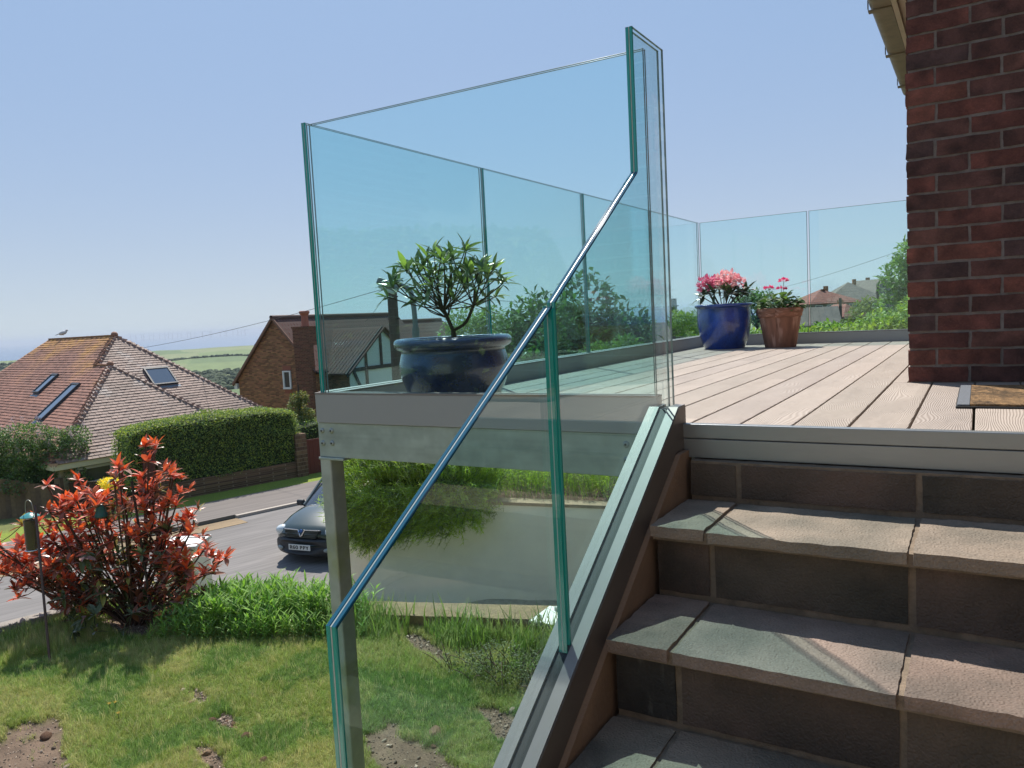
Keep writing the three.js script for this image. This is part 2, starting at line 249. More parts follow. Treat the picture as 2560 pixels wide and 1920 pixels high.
// ---------- deck ----------
const DY = -0.325, FZ = -2.035, LX = -2.09, BZ = -6.6;
{
  const t = thing('deck', 'raised deck of pale beige embossed boards running away from the steps', 'deck', [0, 0, 0]);
  const N = 1024, gw = 0.62, gl = 1.24;
  const grain = (u, v) => { const x = u * gw, z = v * gl; const w = 0.05 * (fbm(u * 4, v * 3, 0, 2, 121) - 0.5) * 2 + 0.012 * (noise(u * 12, v * 9, 0, 122) - 0.5); const a = Math.sin((x + w * 1.2) * 2 * Math.PI / 0.0060 + 3 * (noise(u * 30, v * 22, 0, 124) - 0.5)); const br = sstep(noise(u * 60, v * 36, 0, 125), 0.25, 0.45); return 0.5 + 0.5 * a * (0.7 + 0.3 * br); };
  const hm = htex(N, [gw, gl], grain);
  const cols = [[0.655, 0.598, 0.55], [0.63, 0.575, 0.535], [0.67, 0.612, 0.565], [0.642, 0.588, 0.54]];
  const mats = cols.map((c, i) => { const t2 = ctex(512, [gw, gl], (u, v) => { const h = grain(u, v), k = 0.95 + 0.04 * h + 0.12 * (fbm(u * 3, v * 2, 0, 5, 130 + i) - 0.5) - 0.05 * sstep(noise(u * 40, v * 40, 0, 137 + i), 0.86, 0.95); return c.map((q) => q * k); }); return std({ map: t2, bumpMap: hm, bumpScale: 0.0013, roughness: 0.72 }); });
  const edges = [-2.018]; for (let x = -1.822; x < 1.3; x += 0.1392) edges.push(x + 0.001);
  for (let i = 0; i + 1 < edges.length; i++) {
    const x0 = edges[i] + 0.003, x1 = edges[i + 1] - 0.003, end = x1 < -0.24 ? -6.548 : -3.318;
    const pieces = [[-2.05, end]], cut = x0 < -0.236 && x1 > -0.24; if (cut) part(t, 'deck_board', box(x0, -0.237, DY - 0.024, DY, -6.548, -3.3185, 0.002), mats[0]);
    for (const [z0, z1] of pieces) { const g = box(x0, x1, DY - 0.024, DY + rr(-0.0006, 0.0006), z1, z0, 0.003); const o = muv(g, rr(0, 3), rr(0, 3)); part(t, 'deck_board', o, mats[i % 4]); }
  }
  part(t, 'joists', merge([-2.5, -2.95, -3.4, -3.85, -4.3, -4.75, -5.2, -5.65, -6.1].map((z) => box(-2.0, -0.1, DY - 0.14, DY - 0.026, z - 0.022, z + 0.022))), std({ map: mottle([0.36, 0.30, 0.22], 0.12, 8, 128, 0.5, 28) }));
}
{
  const t = thing('deck_trim', 'two step grey aluminium nosing along the deck edge above the stone steps', 'trim', [0, 0, 0]);
  const m = std({ map: ctex(256, [1.2, 0.3], (u, v) => { const k = 0.94 + 0.12 * (fbm(u * 6, v * 6, 6, 4, 141) - 0.5); return [0.56 * k, 0.575 * k, 0.58 * k]; }), metalness: 0.45, roughness: 0.36, bumpMap: fineBump, bumpScale: 0.0002 });
  part(t, 'nosing', box(-0.716, 1.3, -0.353, -0.3135, -2.062, -2.036, 0.003), m);
  part(t, 'fascia_strip', box(-0.699, 1.3, -0.407, -0.3545, -2.062, -2.0385, 0.002), m);
  part(t, 'end_cap', box(-0.7165, -0.7005, -0.407, -0.3545, -2.06, -2.037, 0.002), m);
}
function channel(name, label, x0, x1, z0, z1, y0, y1, along) {
  const t = thing(name, label, 'base channel', [0, 0, 0]);
  part(t, 'fascia', box(x0, x1, y0, y1 - 0.006, z0, z1, 0.002), M.powder);
  const w = 0.012, cx = (x0 + x1) / 2, cz = (z0 + z1) / 2;
  if (along === 'x') { part(t, 'lip', merge([box(x0, x1, y1 - 0.006, y1, cz + w, z1 + 0.001), box(x0, x1, y1 - 0.006, y1, z0 - 0.001, cz - w)]), M.anod); part(t, 'gasket', box(x0 + 0.002, x1 - 0.002, y1 - 0.0065, y1 - 0.002, cz - w + 0.0005, cz + w - 0.0005), M.black); }
  else { part(t, 'lip', merge([box(cx + w, x1 + 0.001, y1 - 0.006, y1, z0, z1), box(x0 - 0.001, cx - w, y1 - 0.006, y1, z0, z1)]), M.anod); part(t, 'gasket', box(cx - w + 0.0005, cx + w - 0.0005, y1 - 0.0065, y1 - 0.002, z0 + 0.002, z1 - 0.002), M.black); }
  return t;
}
channel('base_channel', 'grey fascia channel holding the near end glass above the galvanised beam', -2.09, -0.768, -2.07, -2.03, -0.346, -0.235, 'x');
channel('base_channel', 'long grey channel holding the glass along the street side of the deck', -2.115, -2.02, -6.66, -2.072, -0.346, -0.236, 'z');
channel('base_channel', 'grey channel at the far end of the deck behind the blue and terracotta pots', -2.018, -0.236, -6.625, -6.55, -0.346, -0.236, 'x');
// glass: a flat outline in (a, y), given as points, standing in the plane x = k or z = k
function glass(label, outline, axis, k, mats, group) {
  const T = 0.0186, at = (a, y, n) => axis === 'x' ? V(k + n, y, a) : V(a, y, k + n);
  const o = thing('glass_panel', label, 'glass panel', [0, 0, 0], 0, group);
  const shp = (n) => { const tri = THREE.ShapeUtils.triangulateShape(outline.map(([a, y]) => new THREE.Vector2(a, y)), []); const p = []; for (const t of tri) for (const i of t) { const q = at(outline[i][0], outline[i][1], n); p.push(q.x, q.y, q.z); } const g = new THREE.BufferGeometry(); g.setAttribute('position', new THREE.Float32BufferAttribute(p, 3)); g.computeVertexNormals(); return g; };
  part(o, 'pane', merge([shp(-T / 2 + 0.0008), shp(T / 2 - 0.0008)]), M.paneFront);
  const n = outline.length; let area = 0; for (let i = 0; i < n; i++) { const [a, b] = outline[i], [c, d] = outline[(i + 1) % n]; area += a * d - c * b; }
  for (let i = 0; i < n; i++) {
    const m = mats[i]; if (!m) continue;
    const [a0, y0] = outline[i], [a1, y1] = outline[(i + 1) % n], L = Math.hypot(a1 - a0, y1 - y0), nx = (y1 - y0) / L * Math.sign(area), ny = -(a1 - a0) / L * Math.sign(area), thin = m === M.edgePale, dep = thin ? 0.0015 : 0.004; // outward
    const A = (s, off, d) => at(lerp(a0, a1, s) + nx * d, lerp(y0, y1, s) + ny * d, off);
    const ply = (c, w, d, cham) => { // a strip of the edge with small arrises
      const pr = [[c - w / 2, -dep], [c - w / 2, d - cham], [c - w / 2 + cham, d], [c + w / 2 - cham, d], [c + w / 2, d - cham], [c + w / 2, -dep]]; const p = [];
      for (let q = 0; q < pr.length; q++) { const r = (q + 1) % pr.length; const e = [A(0, ...pr[q]), A(1, ...pr[q]), A(1, ...pr[r]), A(0, ...pr[r])]; for (const v of [0, 1, 2, 0, 2, 3]) p.push(e[v].x, e[v].y, e[v].z); }
      for (const s of [0, 1]) for (let q = 1; q + 1 < pr.length; q++) for (const v of s ? [0, q, q + 1] : [0, q + 1, q]) { const e = A(s, ...pr[v]); p.push(e.x, e.y, e.z); }
      const g = new THREE.BufferGeometry(); g.setAttribute('position', new THREE.Float32BufferAttribute(p, 3)); g.computeVertexNormals(); return muv(g);
    };
    const w = (T - 0.0022) / 2;
    if (thin) { part(o, 'edge', ply(-T / 2 + 0.0029, 0.0054, 0, 0.0008), m); part(o, 'edge', ply(T / 2 - 0.0029, 0.0054, 0, 0.0008), m); continue; }
    part(o, 'edge', ply(-T / 2 + w / 2, w, 0, 0.0012), m); part(o, 'edge', ply(T / 2 - w / 2, w, 0, 0.0012), m);
    part(o, 'interlayer', ply(0, 0.0021, -0.0007, 0.0002), M.inter);
  }
  return o;
}
const TY = 0.722, KY = -0.2385;
const ET = M.edgeTeal, EB = M.edgeBlue, EP = M.edgePale;
glass('large clear glass panel across the near end of the deck before the big blue pot', [[-2.046, KY], [-0.776, KY], [-0.776, 0.708], [-2.046, TY]], 'z', -2.048, [null, EP, EP, EP]);
[['nearest the steel corner post', -3.195, -2.046], ['just right of the potted shrub', -4.31, -3.207], ['in front of the large fig tree', -5.44, -4.322], ['that meets the far corner of the deck', -6.575, -5.452]].forEach(([w, a, b]) => glass('glass panel of the street side run ' + w, [[a, KY], [b, KY], [b, TY + 0.012], [a, TY + 0.012]], 'x', -2.0675, [null, ET, EP, EP]));
glass('far end glass panel standing behind the blue pot of pink flowers', [[-2.05, KY], [-1.178, KY], [-1.178, TY + 0.01], [-2.05, TY + 0.01]], 'z', -6.5875, [null, EP, EP, EP]);
glass('far end glass panel between the terracotta pot and the brick wall', [[-1.162, KY], [-0.238, KY], [-0.238, TY + 0.01], [-1.162, TY + 0.01]], 'z', -6.5875, [null, EP, EP, EP]);
const railTop = (z) => -0.268 - 0.663 * (z + 2.012);
glass('tall stepped glass panel at the top of the stair rail with a sloping polished edge', [[-2.07, -0.275], [-2.07, 0.702], [-1.852, 0.702], [-1.852, 0.35], [-1.378, 0.028], [-1.378, railTop(-1.378) - 0.006], [-2.0, railTop(-2.0) - 0.006]], 'x', -0.74, [EP, EP, ET, EB, ET, null, null]);
glass('lower glass panel of the stair rail sloping down toward the lawn', [[-1.366, railTop(-1.366) - 0.006], [-1.366, 0.021], [-0.716, -0.397], [-0.716, railTop(-0.716) - 0.006]], 'x', -0.74, [ET, EB, ET, null]);
{ // sloping shoe of the stair rail
  const t = thing('stair_rail_shoe', 'sloping two sided aluminium channel gripping the stair glass beside the steps', 'rail channel', [0, 0, 0]);
  const prof2 = [[-2.062, -0.262], [-2.005, -0.2635], [0.3, railTop(0.3)], [0.3, railTop(0.3) - 0.09], [-1.972, -0.385], [-2.062, -0.385]];
  const side = (x0, x1) => { const g = prism(prof2.map(([z, y]) => V(x0, y, z)), V(x1 - x0, 0, 0)); return g; };
  part(t, 'outer_side', side(-0.782, -0.7535), M.anod); part(t, 'inner_side', side(-0.7265, -0.699), M.anod);
  part(t, 'inner_face', prism(prof2.map(([z, y]) => V(-0.6985, y + (y > -0.3 || z > 0 ? -0.003 : 0.002), z + (z < -2.04 ? 0.002 : -0.001))), V(0.0018, 0, 0)), M.anodFace);
  part(t, 'gasket', prism([[-2.06, -0.268], [-2.005, -0.2695], [0.3, railTop(0.3) - 0.006], [0.3, railTop(0.3) - 0.085], [-1.972, -0.38], [-2.06, -0.38]].map(([z, y]) => V(-0.753, y, z)), V(0.026, 0, 0)), M.black);
}
{ // steel frame
  const t = thing('steel_beam', 'galvanised steel beam under the near end of the deck', 'steel beam', [0, 0, 0]);
  part(t, 'web', box(-2.092, -0.786, -0.474, -0.347, -2.046, -2.036, 0.002), M.galv);
  part(t, 'flange', merge([box(-2.092, -0.786, -0.474, -0.464, -2.10, -2.0465), box(-2.092, -0.786, -0.357, -0.347, -2.10, -2.0465)]), M.galv);
  const plate = std({ color: C(0.30, 0.34, 0.33), metalness: 0.4, roughness: 0.45 });
  for (const [x, y] of [[-2.071, -0.3765], [-2.025, -0.3755], [-2.071, -0.4225], [-2.025, -0.4215], [-0.868, -0.378], [-0.868, -0.424]]) {
    const b = part(t, 'bolt', new THREE.LatheGeometry([[0.0005, 0.0055], [0.006, 0.005], [0.0095, 0.0028], [0.0105, 0], [0.0105, -0.002]].map(([a, c]) => new THREE.Vector2(a, c)), 20).rotateX(Math.PI / 2), plate); b.position.set(x, y, -2.0355);
    const s = part(b, 'socket', new THREE.CylinderGeometry(0.0036, 0.0036, 0.004, 6).rotateX(Math.PI / 2), M.black); s.position.set(0, 0, 0.0042);
  }
  const p = thing('steel_post', 'galvanised steel corner post with green algae under the near end beam', 'steel post', [0, 0, 0]);
  part(p, 'shaft', box(-2.089, -2.035, -2.3, -0.4745, -2.10, -2.03, 0.007), M.galvMoss); part(p, 'cap_plate', box(-2.092, -1.97, -0.484, -0.4745, -2.11, -2.028, 0.002), M.galv);
  const b2 = thing('steel_beam', 'galvanised steel beam running under the street side of the deck', 'steel beam', [0, 0, 0]); part(b2, 'web', box(-2.09, -2.03, -0.474, -0.347, -6.6, -2.105, 0.003), M.galv);
  const bp = thing('base_plate', 'white bolted steel foot plate on the concrete strip under the deck', 'foot plate', [-1.99, -1.6985, -3.70]);
  part(bp, 'plate', box(-0.16, 0.1, 0, 0.012, -0.12, 0.12, 0.003), M.white); for (const [x, z] of [[-0.12, 0.07], [-0.09, -0.07], [0.06, 0.07]]) part(bp, 'bolt', new THREE.CylinderGeometry(0.010, 0.012, 0.026, 6).translate(x, 0.02, z), M.galv);
}
// ---------- stone steps ----------
{
  const t = thing('stone_steps', 'flight of brown sandstone slab steps rising to the deck', 'steps', [0, 0, 0]);
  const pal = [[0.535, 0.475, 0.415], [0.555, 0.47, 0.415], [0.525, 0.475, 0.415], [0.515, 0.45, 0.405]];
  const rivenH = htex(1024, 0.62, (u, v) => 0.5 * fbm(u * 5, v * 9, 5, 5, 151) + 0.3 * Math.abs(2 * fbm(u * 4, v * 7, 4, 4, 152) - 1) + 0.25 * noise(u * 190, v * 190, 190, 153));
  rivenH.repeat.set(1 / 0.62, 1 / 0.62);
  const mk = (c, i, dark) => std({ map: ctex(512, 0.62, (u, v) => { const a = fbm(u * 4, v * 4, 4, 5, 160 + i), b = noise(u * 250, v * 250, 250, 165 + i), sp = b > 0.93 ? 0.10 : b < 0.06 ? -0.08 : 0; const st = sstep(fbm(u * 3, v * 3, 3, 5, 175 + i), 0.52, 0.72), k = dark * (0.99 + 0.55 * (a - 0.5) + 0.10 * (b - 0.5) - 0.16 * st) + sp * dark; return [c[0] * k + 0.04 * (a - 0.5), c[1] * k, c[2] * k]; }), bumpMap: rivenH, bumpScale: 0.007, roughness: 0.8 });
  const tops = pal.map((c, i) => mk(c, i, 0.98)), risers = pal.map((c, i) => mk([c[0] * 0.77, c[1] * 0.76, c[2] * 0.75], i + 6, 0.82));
  const stain = std({ map: ctex(512, [0.15, 0.17], (u, v) => { const st = 0.55 * sstep(noise(u * 7 + 0.6, v * 1.1, 0, 171), 0.66, 0.9) * sstep(noise(u * 34, v * 9, 0, 173), 0.3, 0.8) * (v > 0.2 ? 1 : v * 5), k = 0.8 + 0.3 * (fbm(u * 6, v * 6, 0, 4, 172) - 0.5); return [0.25 * k + 0.24 * st, 0.235 * k + 0.24 * st, 0.22 * k + 0.23 * st]; }), bumpMap: rivenH, bumpScale: 0.006 });
  const mortar = std({ map: mottle([0.50, 0.44, 0.375], 0.16, 14, 128, 0.3, 29), bumpMap: fineBump, bumpScale: 0.003, roughness: 1 });
  const slab = (x0, x1, y0, y1, z0, z1, a, s, mat) => { const g = new THREE.BoxGeometry(x1 - x0, y1 - y0, z1 - z0, Math.max(3, Math.round((x1 - x0) / 0.014)), 3, Math.max(2, Math.round((z1 - z0) / 0.014))).translate((x0 + x1) / 2, (y0 + y1) / 2, (z0 + z1) / 2); rough(g, a, 34, s); const m = toCreasedNormals(g, 0.9); part(t, 'slab', muv(m, rr(0, 2), rr(0, 2)), mat); };
  const Y = [-0.514, -0.689, -0.865, -1.04, -1.215, -1.39, -1.565], Z = [-1.71, -1.441, -1.17, -0.90, -0.63, -0.36, -0.09];
  const joints = [[-0.541, -0.12, 0.33], [-0.536, -0.118, 0.31], [-0.531, -0.115, 0.33], [-0.536, -0.12, 0.32], [-0.53, -0.12, 0.33], [-0.53, -0.12, 0.33], [-0.53, -0.12, 0.33]];
  const core = [];
  for (let i = 0; i < 7; i++) {
    const back = i ? Z[i - 1] - 0.03 : -2.006, xs = [-0.676, ...joints[i], 0.9];
    for (let j = 0; j + 1 < xs.length; j++) {
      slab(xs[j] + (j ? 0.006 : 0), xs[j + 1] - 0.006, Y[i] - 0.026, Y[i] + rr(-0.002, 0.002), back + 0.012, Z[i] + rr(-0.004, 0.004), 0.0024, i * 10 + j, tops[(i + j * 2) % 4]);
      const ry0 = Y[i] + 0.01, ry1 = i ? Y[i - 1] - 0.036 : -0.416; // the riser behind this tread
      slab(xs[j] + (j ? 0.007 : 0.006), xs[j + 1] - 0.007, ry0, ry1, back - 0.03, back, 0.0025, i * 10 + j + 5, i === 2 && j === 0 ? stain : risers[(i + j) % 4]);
    }
    core.push(box(-0.672, 0.9, Y[i] - 0.0335, Y[i] - 0.006, back - 0.02, Z[i] - 0.008), box(-0.67, 0.9, Y[i] - 0.012, i ? Y[i - 1] - 0.0335 : -0.41, back - 0.1, back - 0.0035));
    core.push(box(-0.668, 0.9, -2.2, Y[i] - 0.034, back - 0.1, Z[i] - 0.034));
  }
  part(t, 'mortar', merge(core), mortar);
  const w = thing('stair_side_wall', 'orange buff rendered side wall below the stair rail', 'wall', [0, 0, 0]);
  part(w, 'render', prism([[-2.06, -0.387], [-1.972, -0.387], [0.3, railTop(0.3) - 0.092], [0.3, -2.3], [-2.06, -2.3]].map(([z, y]) => V(-0.778, y, z)), V(0.094, 0, 0)), M.orange);
}
// ---------- house of red brick ----------
{
  const t = thing('brick_house', 'red brick house corner standing on the deck with cream guttered eaves', 'house', [0, 0, 0]);
  const HX = -0.233, HZ = -3.32, ch = 0.0647, base = DY - 0.002;
  const mortar = std({ map: mottle([0.52, 0.49, 0.47], 0.14, 16, 256, 0.3, 33), bumpMap: fineBump, bumpScale: 0.004, roughness: 1 });
  part(t, 'wall', box(HX + 0.006, 3.4, -1.9, 1.95, -9.6, HZ - 0.004), mortar);
  const cols = [[0.43, 0.265, 0.235], [0.405, 0.25, 0.225], [0.455, 0.275, 0.24], [0.37, 0.25, 0.23], [0.335, 0.25, 0.24], [0.43, 0.29, 0.255], [0.385, 0.26, 0.235], [0.47, 0.29, 0.245]];
  const mats = cols.map((c, i) => std({ map: ctex(256, 0.25, (u, v) => { const a = fbm(u * 5, v * 5, 5, 5, 180 + i), b = noise(u * 60, v * 60, 60, 190 + i), sp = noise(u * 90, v * 90, 90, 200 + i) > 0.965 ? 0.12 : 0, k = 0.92 + 0.75 * (a - 0.5) + 0.16 * (b - 0.5); return [c[0] * k + sp, c[1] * k + sp, c[2] * k + sp]; }), bumpMap: fineBump, bumpScale: 0.0025, roughness: 0.92 }));
  const brick = (x0, x1, k, z0, z1, mi) => { const w = x1 - x0, g = new THREE.BoxGeometry(w, ch - 0.0095, z1 - z0, Math.max(2, Math.round(w / 0.02)), 4, 3); rough(g, 0.0034, 34, Math.floor(rnd() * 1000)); g.translate((x0 + x1) / 2, base + (k + 0.5) * ch + rr(-0.0012, 0.0012), (z0 + z1) / 2 + rr(-0.001, 0.002)); return part(t, 'brick', muv(toCreasedNormals(g, 0.9), rr(0, 2), rr(0, 2)), mats[mi]); };
  const rows = 29, L = 0.2, J = 0.0095, Hd = 0.0952;
  for (let k = 0; k < rows; k++) {
    let x = HX + rr(-0.002, 0.002); const off = k % 2 === 1;
    for (let n = 0; x < 0.42; n++) { const w = n === 0 && off ? Hd - 0.004 : L + rr(-0.002, 0.002); brick(x, x + w, k, HZ - 0.06, HZ, Math.floor(hash(k, n, 5) * 8)); x += w + J; }
  }
  // the long side of the house, seen only from further left: bricks joined
  const far = []; for (let k = 0; k < rows; k++) { let z = HZ - (k % 2 ? 0.2 : 0.1) - J; while (z > -5) { far.push(box(HX, HX + 0.06, base + k * ch + 0.005, base + (k + 1) * ch - 0.005, z - L, z)); z -= L + J; } }
  const fm = part(t, 'side_bricks', merge(far), mats[1]); fm.userData.kind = 'stuff';
  // eaves: soffit, fascia, gutter running away along the side wall
  const cream = std({ map: mottle([0.72, 0.66, 0.56], 0.07, 6, 256, 0.7, 36), roughness: 0.55 }), brown = std({ map: mottle([0.47, 0.42, 0.33], 0.16, 9, 256, 0.5, 37), roughness: 0.5 });
  const ex = -0.378, ez0 = -2.9, ez1 = -6.02, ey = 1.375;
  part(t, 'soffit', box(ex + 0.055, HX + 0.02, ey + 0.0, ey + 0.012, ez1, ez0), cream);
  part(t, 'soffit_vent', box(-0.29, -0.262, ey - 0.003, ey + 0.002, -4.16, -4.02, 0.001), M.black);
  part(t, 'fascia_board', box(ex + 0.034, ex + 0.056, ey - 0.022, ey + 0.14, ez1 - 0.002, ez0), cream);
  const gut = new THREE.Shape(); gut.moveTo(-0.07, 0.05); gut.lineTo(-0.07, 0.0); gut.quadraticCurveTo(-0.066, -0.05, -0.022, -0.05); gut.lineTo(0.03, -0.05); gut.lineTo(0.03, -0.044); gut.lineTo(-0.02, -0.044); gut.quadraticCurveTo(-0.062, -0.044, -0.064, 0.0); gut.lineTo(-0.064, 0.05);
  const gg = new THREE.ExtrudeGeometry(gut, { depth: ez0 - ez1, bevelEnabled: false }); gg.translate(ex, ey + 0.035, ez1); part(t, 'gutter', muv(gg), brown);
  for (const z of [-3.3, -4.15, -4.95, -5.7]) part(t, 'gutter_bracket', merge([box(ex - 0.0735, ex - 0.0702, ey - 0.006, ey + 0.086, z - 0.012, z + 0.012), box(ex - 0.07, ex + 0.03, ey - 0.022, ey - 0.0155, z - 0.02, z + 0.02)]), brown);
  part(t, 'roof', prism([V(ex - 0.03, ey + 0.155, ez0), V(3.4, ey + 2.6, ez0), V(3.4, ey + 2.6, ez1), V(ex - 0.03, ey + 0.155, ez1)], V(0, -0.06, 0)), std({ color: C(0.16, 0.09, 0.07) }));
}
{
  const t = thing('doormat', 'tan coir doormat with a grey border lying on the deck at the brick wall', 'doormat', [-0.058, DY + 0.0005, -2.545]);
  const coir = std({ map: ctex(512, 0.4, (u, v) => { const n = fbm(u * 40, v * 14, 40, 4, 211), p = sstep(fbm(u * 6, v * 6, 6, 3, 214), 0.56, 0.62) * 0.35, k = 0.75 + 0.5 * (n - 0.5) - p * 0.5; return [0.78 * k, 0.61 * k, 0.42 * k]; }), bumpMap: htex(256, 0.1, (u, v) => noise(u * 60, v * 60, 60, 212)), bumpScale: 0.006, roughness: 1 });
  const mat = new THREE.Group(); mat.name = 'mat'; 
  part(t, 'backing', box(0, 0.62, 0.000, 0.006, -0.56, 0, 0.002), M.black);
  part(t, 'border', box(0.004, 0.036, 0.006, 0.0115, -0.555, -0.004, 0.002), std({ color: C(0.13, 0.14, 0.16), roughness: 0.9, bumpMap: fineBump, bumpScale: 0.002 }));
  part(t, 'pile', box(0.0365, 0.6, 0.006, 0.013, -0.553, -0.005, 0.002), coir);
}

{ // the paved path and the rest of the house on the near side, and the hedge behind, all out of frame
  const slabs = [0, 1, 2].map((i) => std({ map: mottle([[0.74, 0.68, 0.61], [0.71, 0.66, 0.60], [0.76, 0.70, 0.62]][i], 0.1, 8, 128, 0.6, 71 + i), roughness: 0.95 })), t = thing('patio', 'pale paved path at the foot of the stone steps', 'paving', [0, 0, 0]);
  for (let i = 0; i < 9; i++) for (let j = 0; j < 8; j++) part(t, 'paving_slab', box(-2.4 + i * 0.62, -1.81 + i * 0.62, -1.85, -1.735, 0.32 + j * 0.62, 0.92 + j * 0.62, 0.006), slabs[(i * 2 + j) % 3]);
  const w = thing('house_wing', 'brick wing of the house beside the steps', 'house', [0, 0, 0]); part(w, 'wall', box(1.31, 5, -2, 1.95, -3.3, 3.4), std({ color: C(0.15, 0.125, 0.105), roughness: 0.95 })); part(w, 'roof', prism([V(1.0, 1.95, 3.7), V(5.2, 4.2, 3.7), V(5.2, 4.2, -3.29), V(1.0, 1.95, -3.29)], V(0, 0.1, 0)), std({ color: C(0.16, 0.09, 0.07) }));
  const n = thing('neighbour_house', 'cream rendered house standing behind the place the picture is taken from', 'house', [0, 0, 0]); part(n, 'wall', box(-3.2, 6.5, -2, 3.2, 6.2, 9), std({ color: C(0.62, 0.56, 0.47), roughness: 0.95 })); part(n, 'roof', prism([V(-3.6, 3.1, 5.8), V(6.9, 3.1, 5.8), V(6.9, 5.4, 9), V(-3.6, 5.4, 9)], V(0, 0.1, 0)), std({ color: C(0.16, 0.09, 0.07) }));
}
// ---------- pots ----------
const glaze = (c, s, r = 0.16) => phy({ map: ctex(512, 0.5, (u, v) => { const a = fbm(u * 6, v * 6, 6, 5, s), b = noise(u * 120, v * 120, 120, s + 3), k = 0.72 + 0.6 * (a - 0.5) + 0.2 * (b - 0.5) + 0.12; return [c[0] * k + (b > 0.97 ? 0.08 : 0), c[1] * k + (b > 0.97 ? 0.08 : 0), c[2] * k + (b > 0.97 ? 0.05 : 0)]; }), roughness: r, clearcoat: 1, clearcoatRoughness: 0.06, bumpMap: fineBump, bumpScale: 0.001 });
const lathe = (pts, n = 64) => new THREE.LatheGeometry(new THREE.SplineCurve(pts.map(([r, y]) => new THREE.Vector2(r, y))).getPoints(pts.length * 5), n);
function whorls(t, tips, geoms, mats, per, len, maxParts) { // leaves in rosettes at the twig ends: each a part until the limit, the rest joined
  const all = [];
  for (const { p, d, mi, n, L } of tips) { const k = n ?? per; for (let i = 0; i < k; i++) { const a = i * 2.399 + rr(-0.3, 0.3), up = lerp(0.15, 0.95, i / k) + rr(-0.15, 0.15), x = V(0, 1, 0).cross(d); if (x.lengthSq() < 1e-4) x.set(1, 0, 0); x.normalize(); const y = d.clone().cross(x); const wob = rdir().multiplyScalar(0.28), dir = x.multiplyScalar(Math.cos(a) * (1.05 - up)).add(wob).add(y.multiplyScalar(Math.sin(a) * (1.05 - up))).addScaledVector(d, up * 0.9); all.push({ m: aim(p.clone().addScaledVector(d, -0.012 * (1 - up)), dir, rr(-0.5, 0.5), (L ?? len) * rr(0.55, 1.15)), mi: typeof mi === 'function' ? mi(i / k) : mi, g: Math.floor(rnd() * geoms.length) }); } }
  for (let i = all.length - 1; i > 0; i--) { const j = Math.floor(rnd() * (i + 1)); [all[i], all[j]] = [all[j], all[i]]; }
  all.slice(0, maxParts).forEach((q) => { const o = shade(new THREE.Mesh(geoms[q.g], mats[q.mi])); o.name = 'leaf'; o.applyMatrix4(q.m); t.add(o); });
  const rest = all.slice(maxParts);
  if (rest.length) stuff(t, 'foliage', geoms[0], M.glossLeaf, rest.map((q) => q.m), rest.map((q) => mats[q.mi].color));
}
function branchTo(list, a, b, r0, r1, sag = 0.15) { const mid = a.clone().lerp(b, 0.5); mid.y -= sag * a.distanceTo(b) * 0.4; list.push(tube([a, mid, b], (r0 + r1) / 2, 5, 5)); return b; }
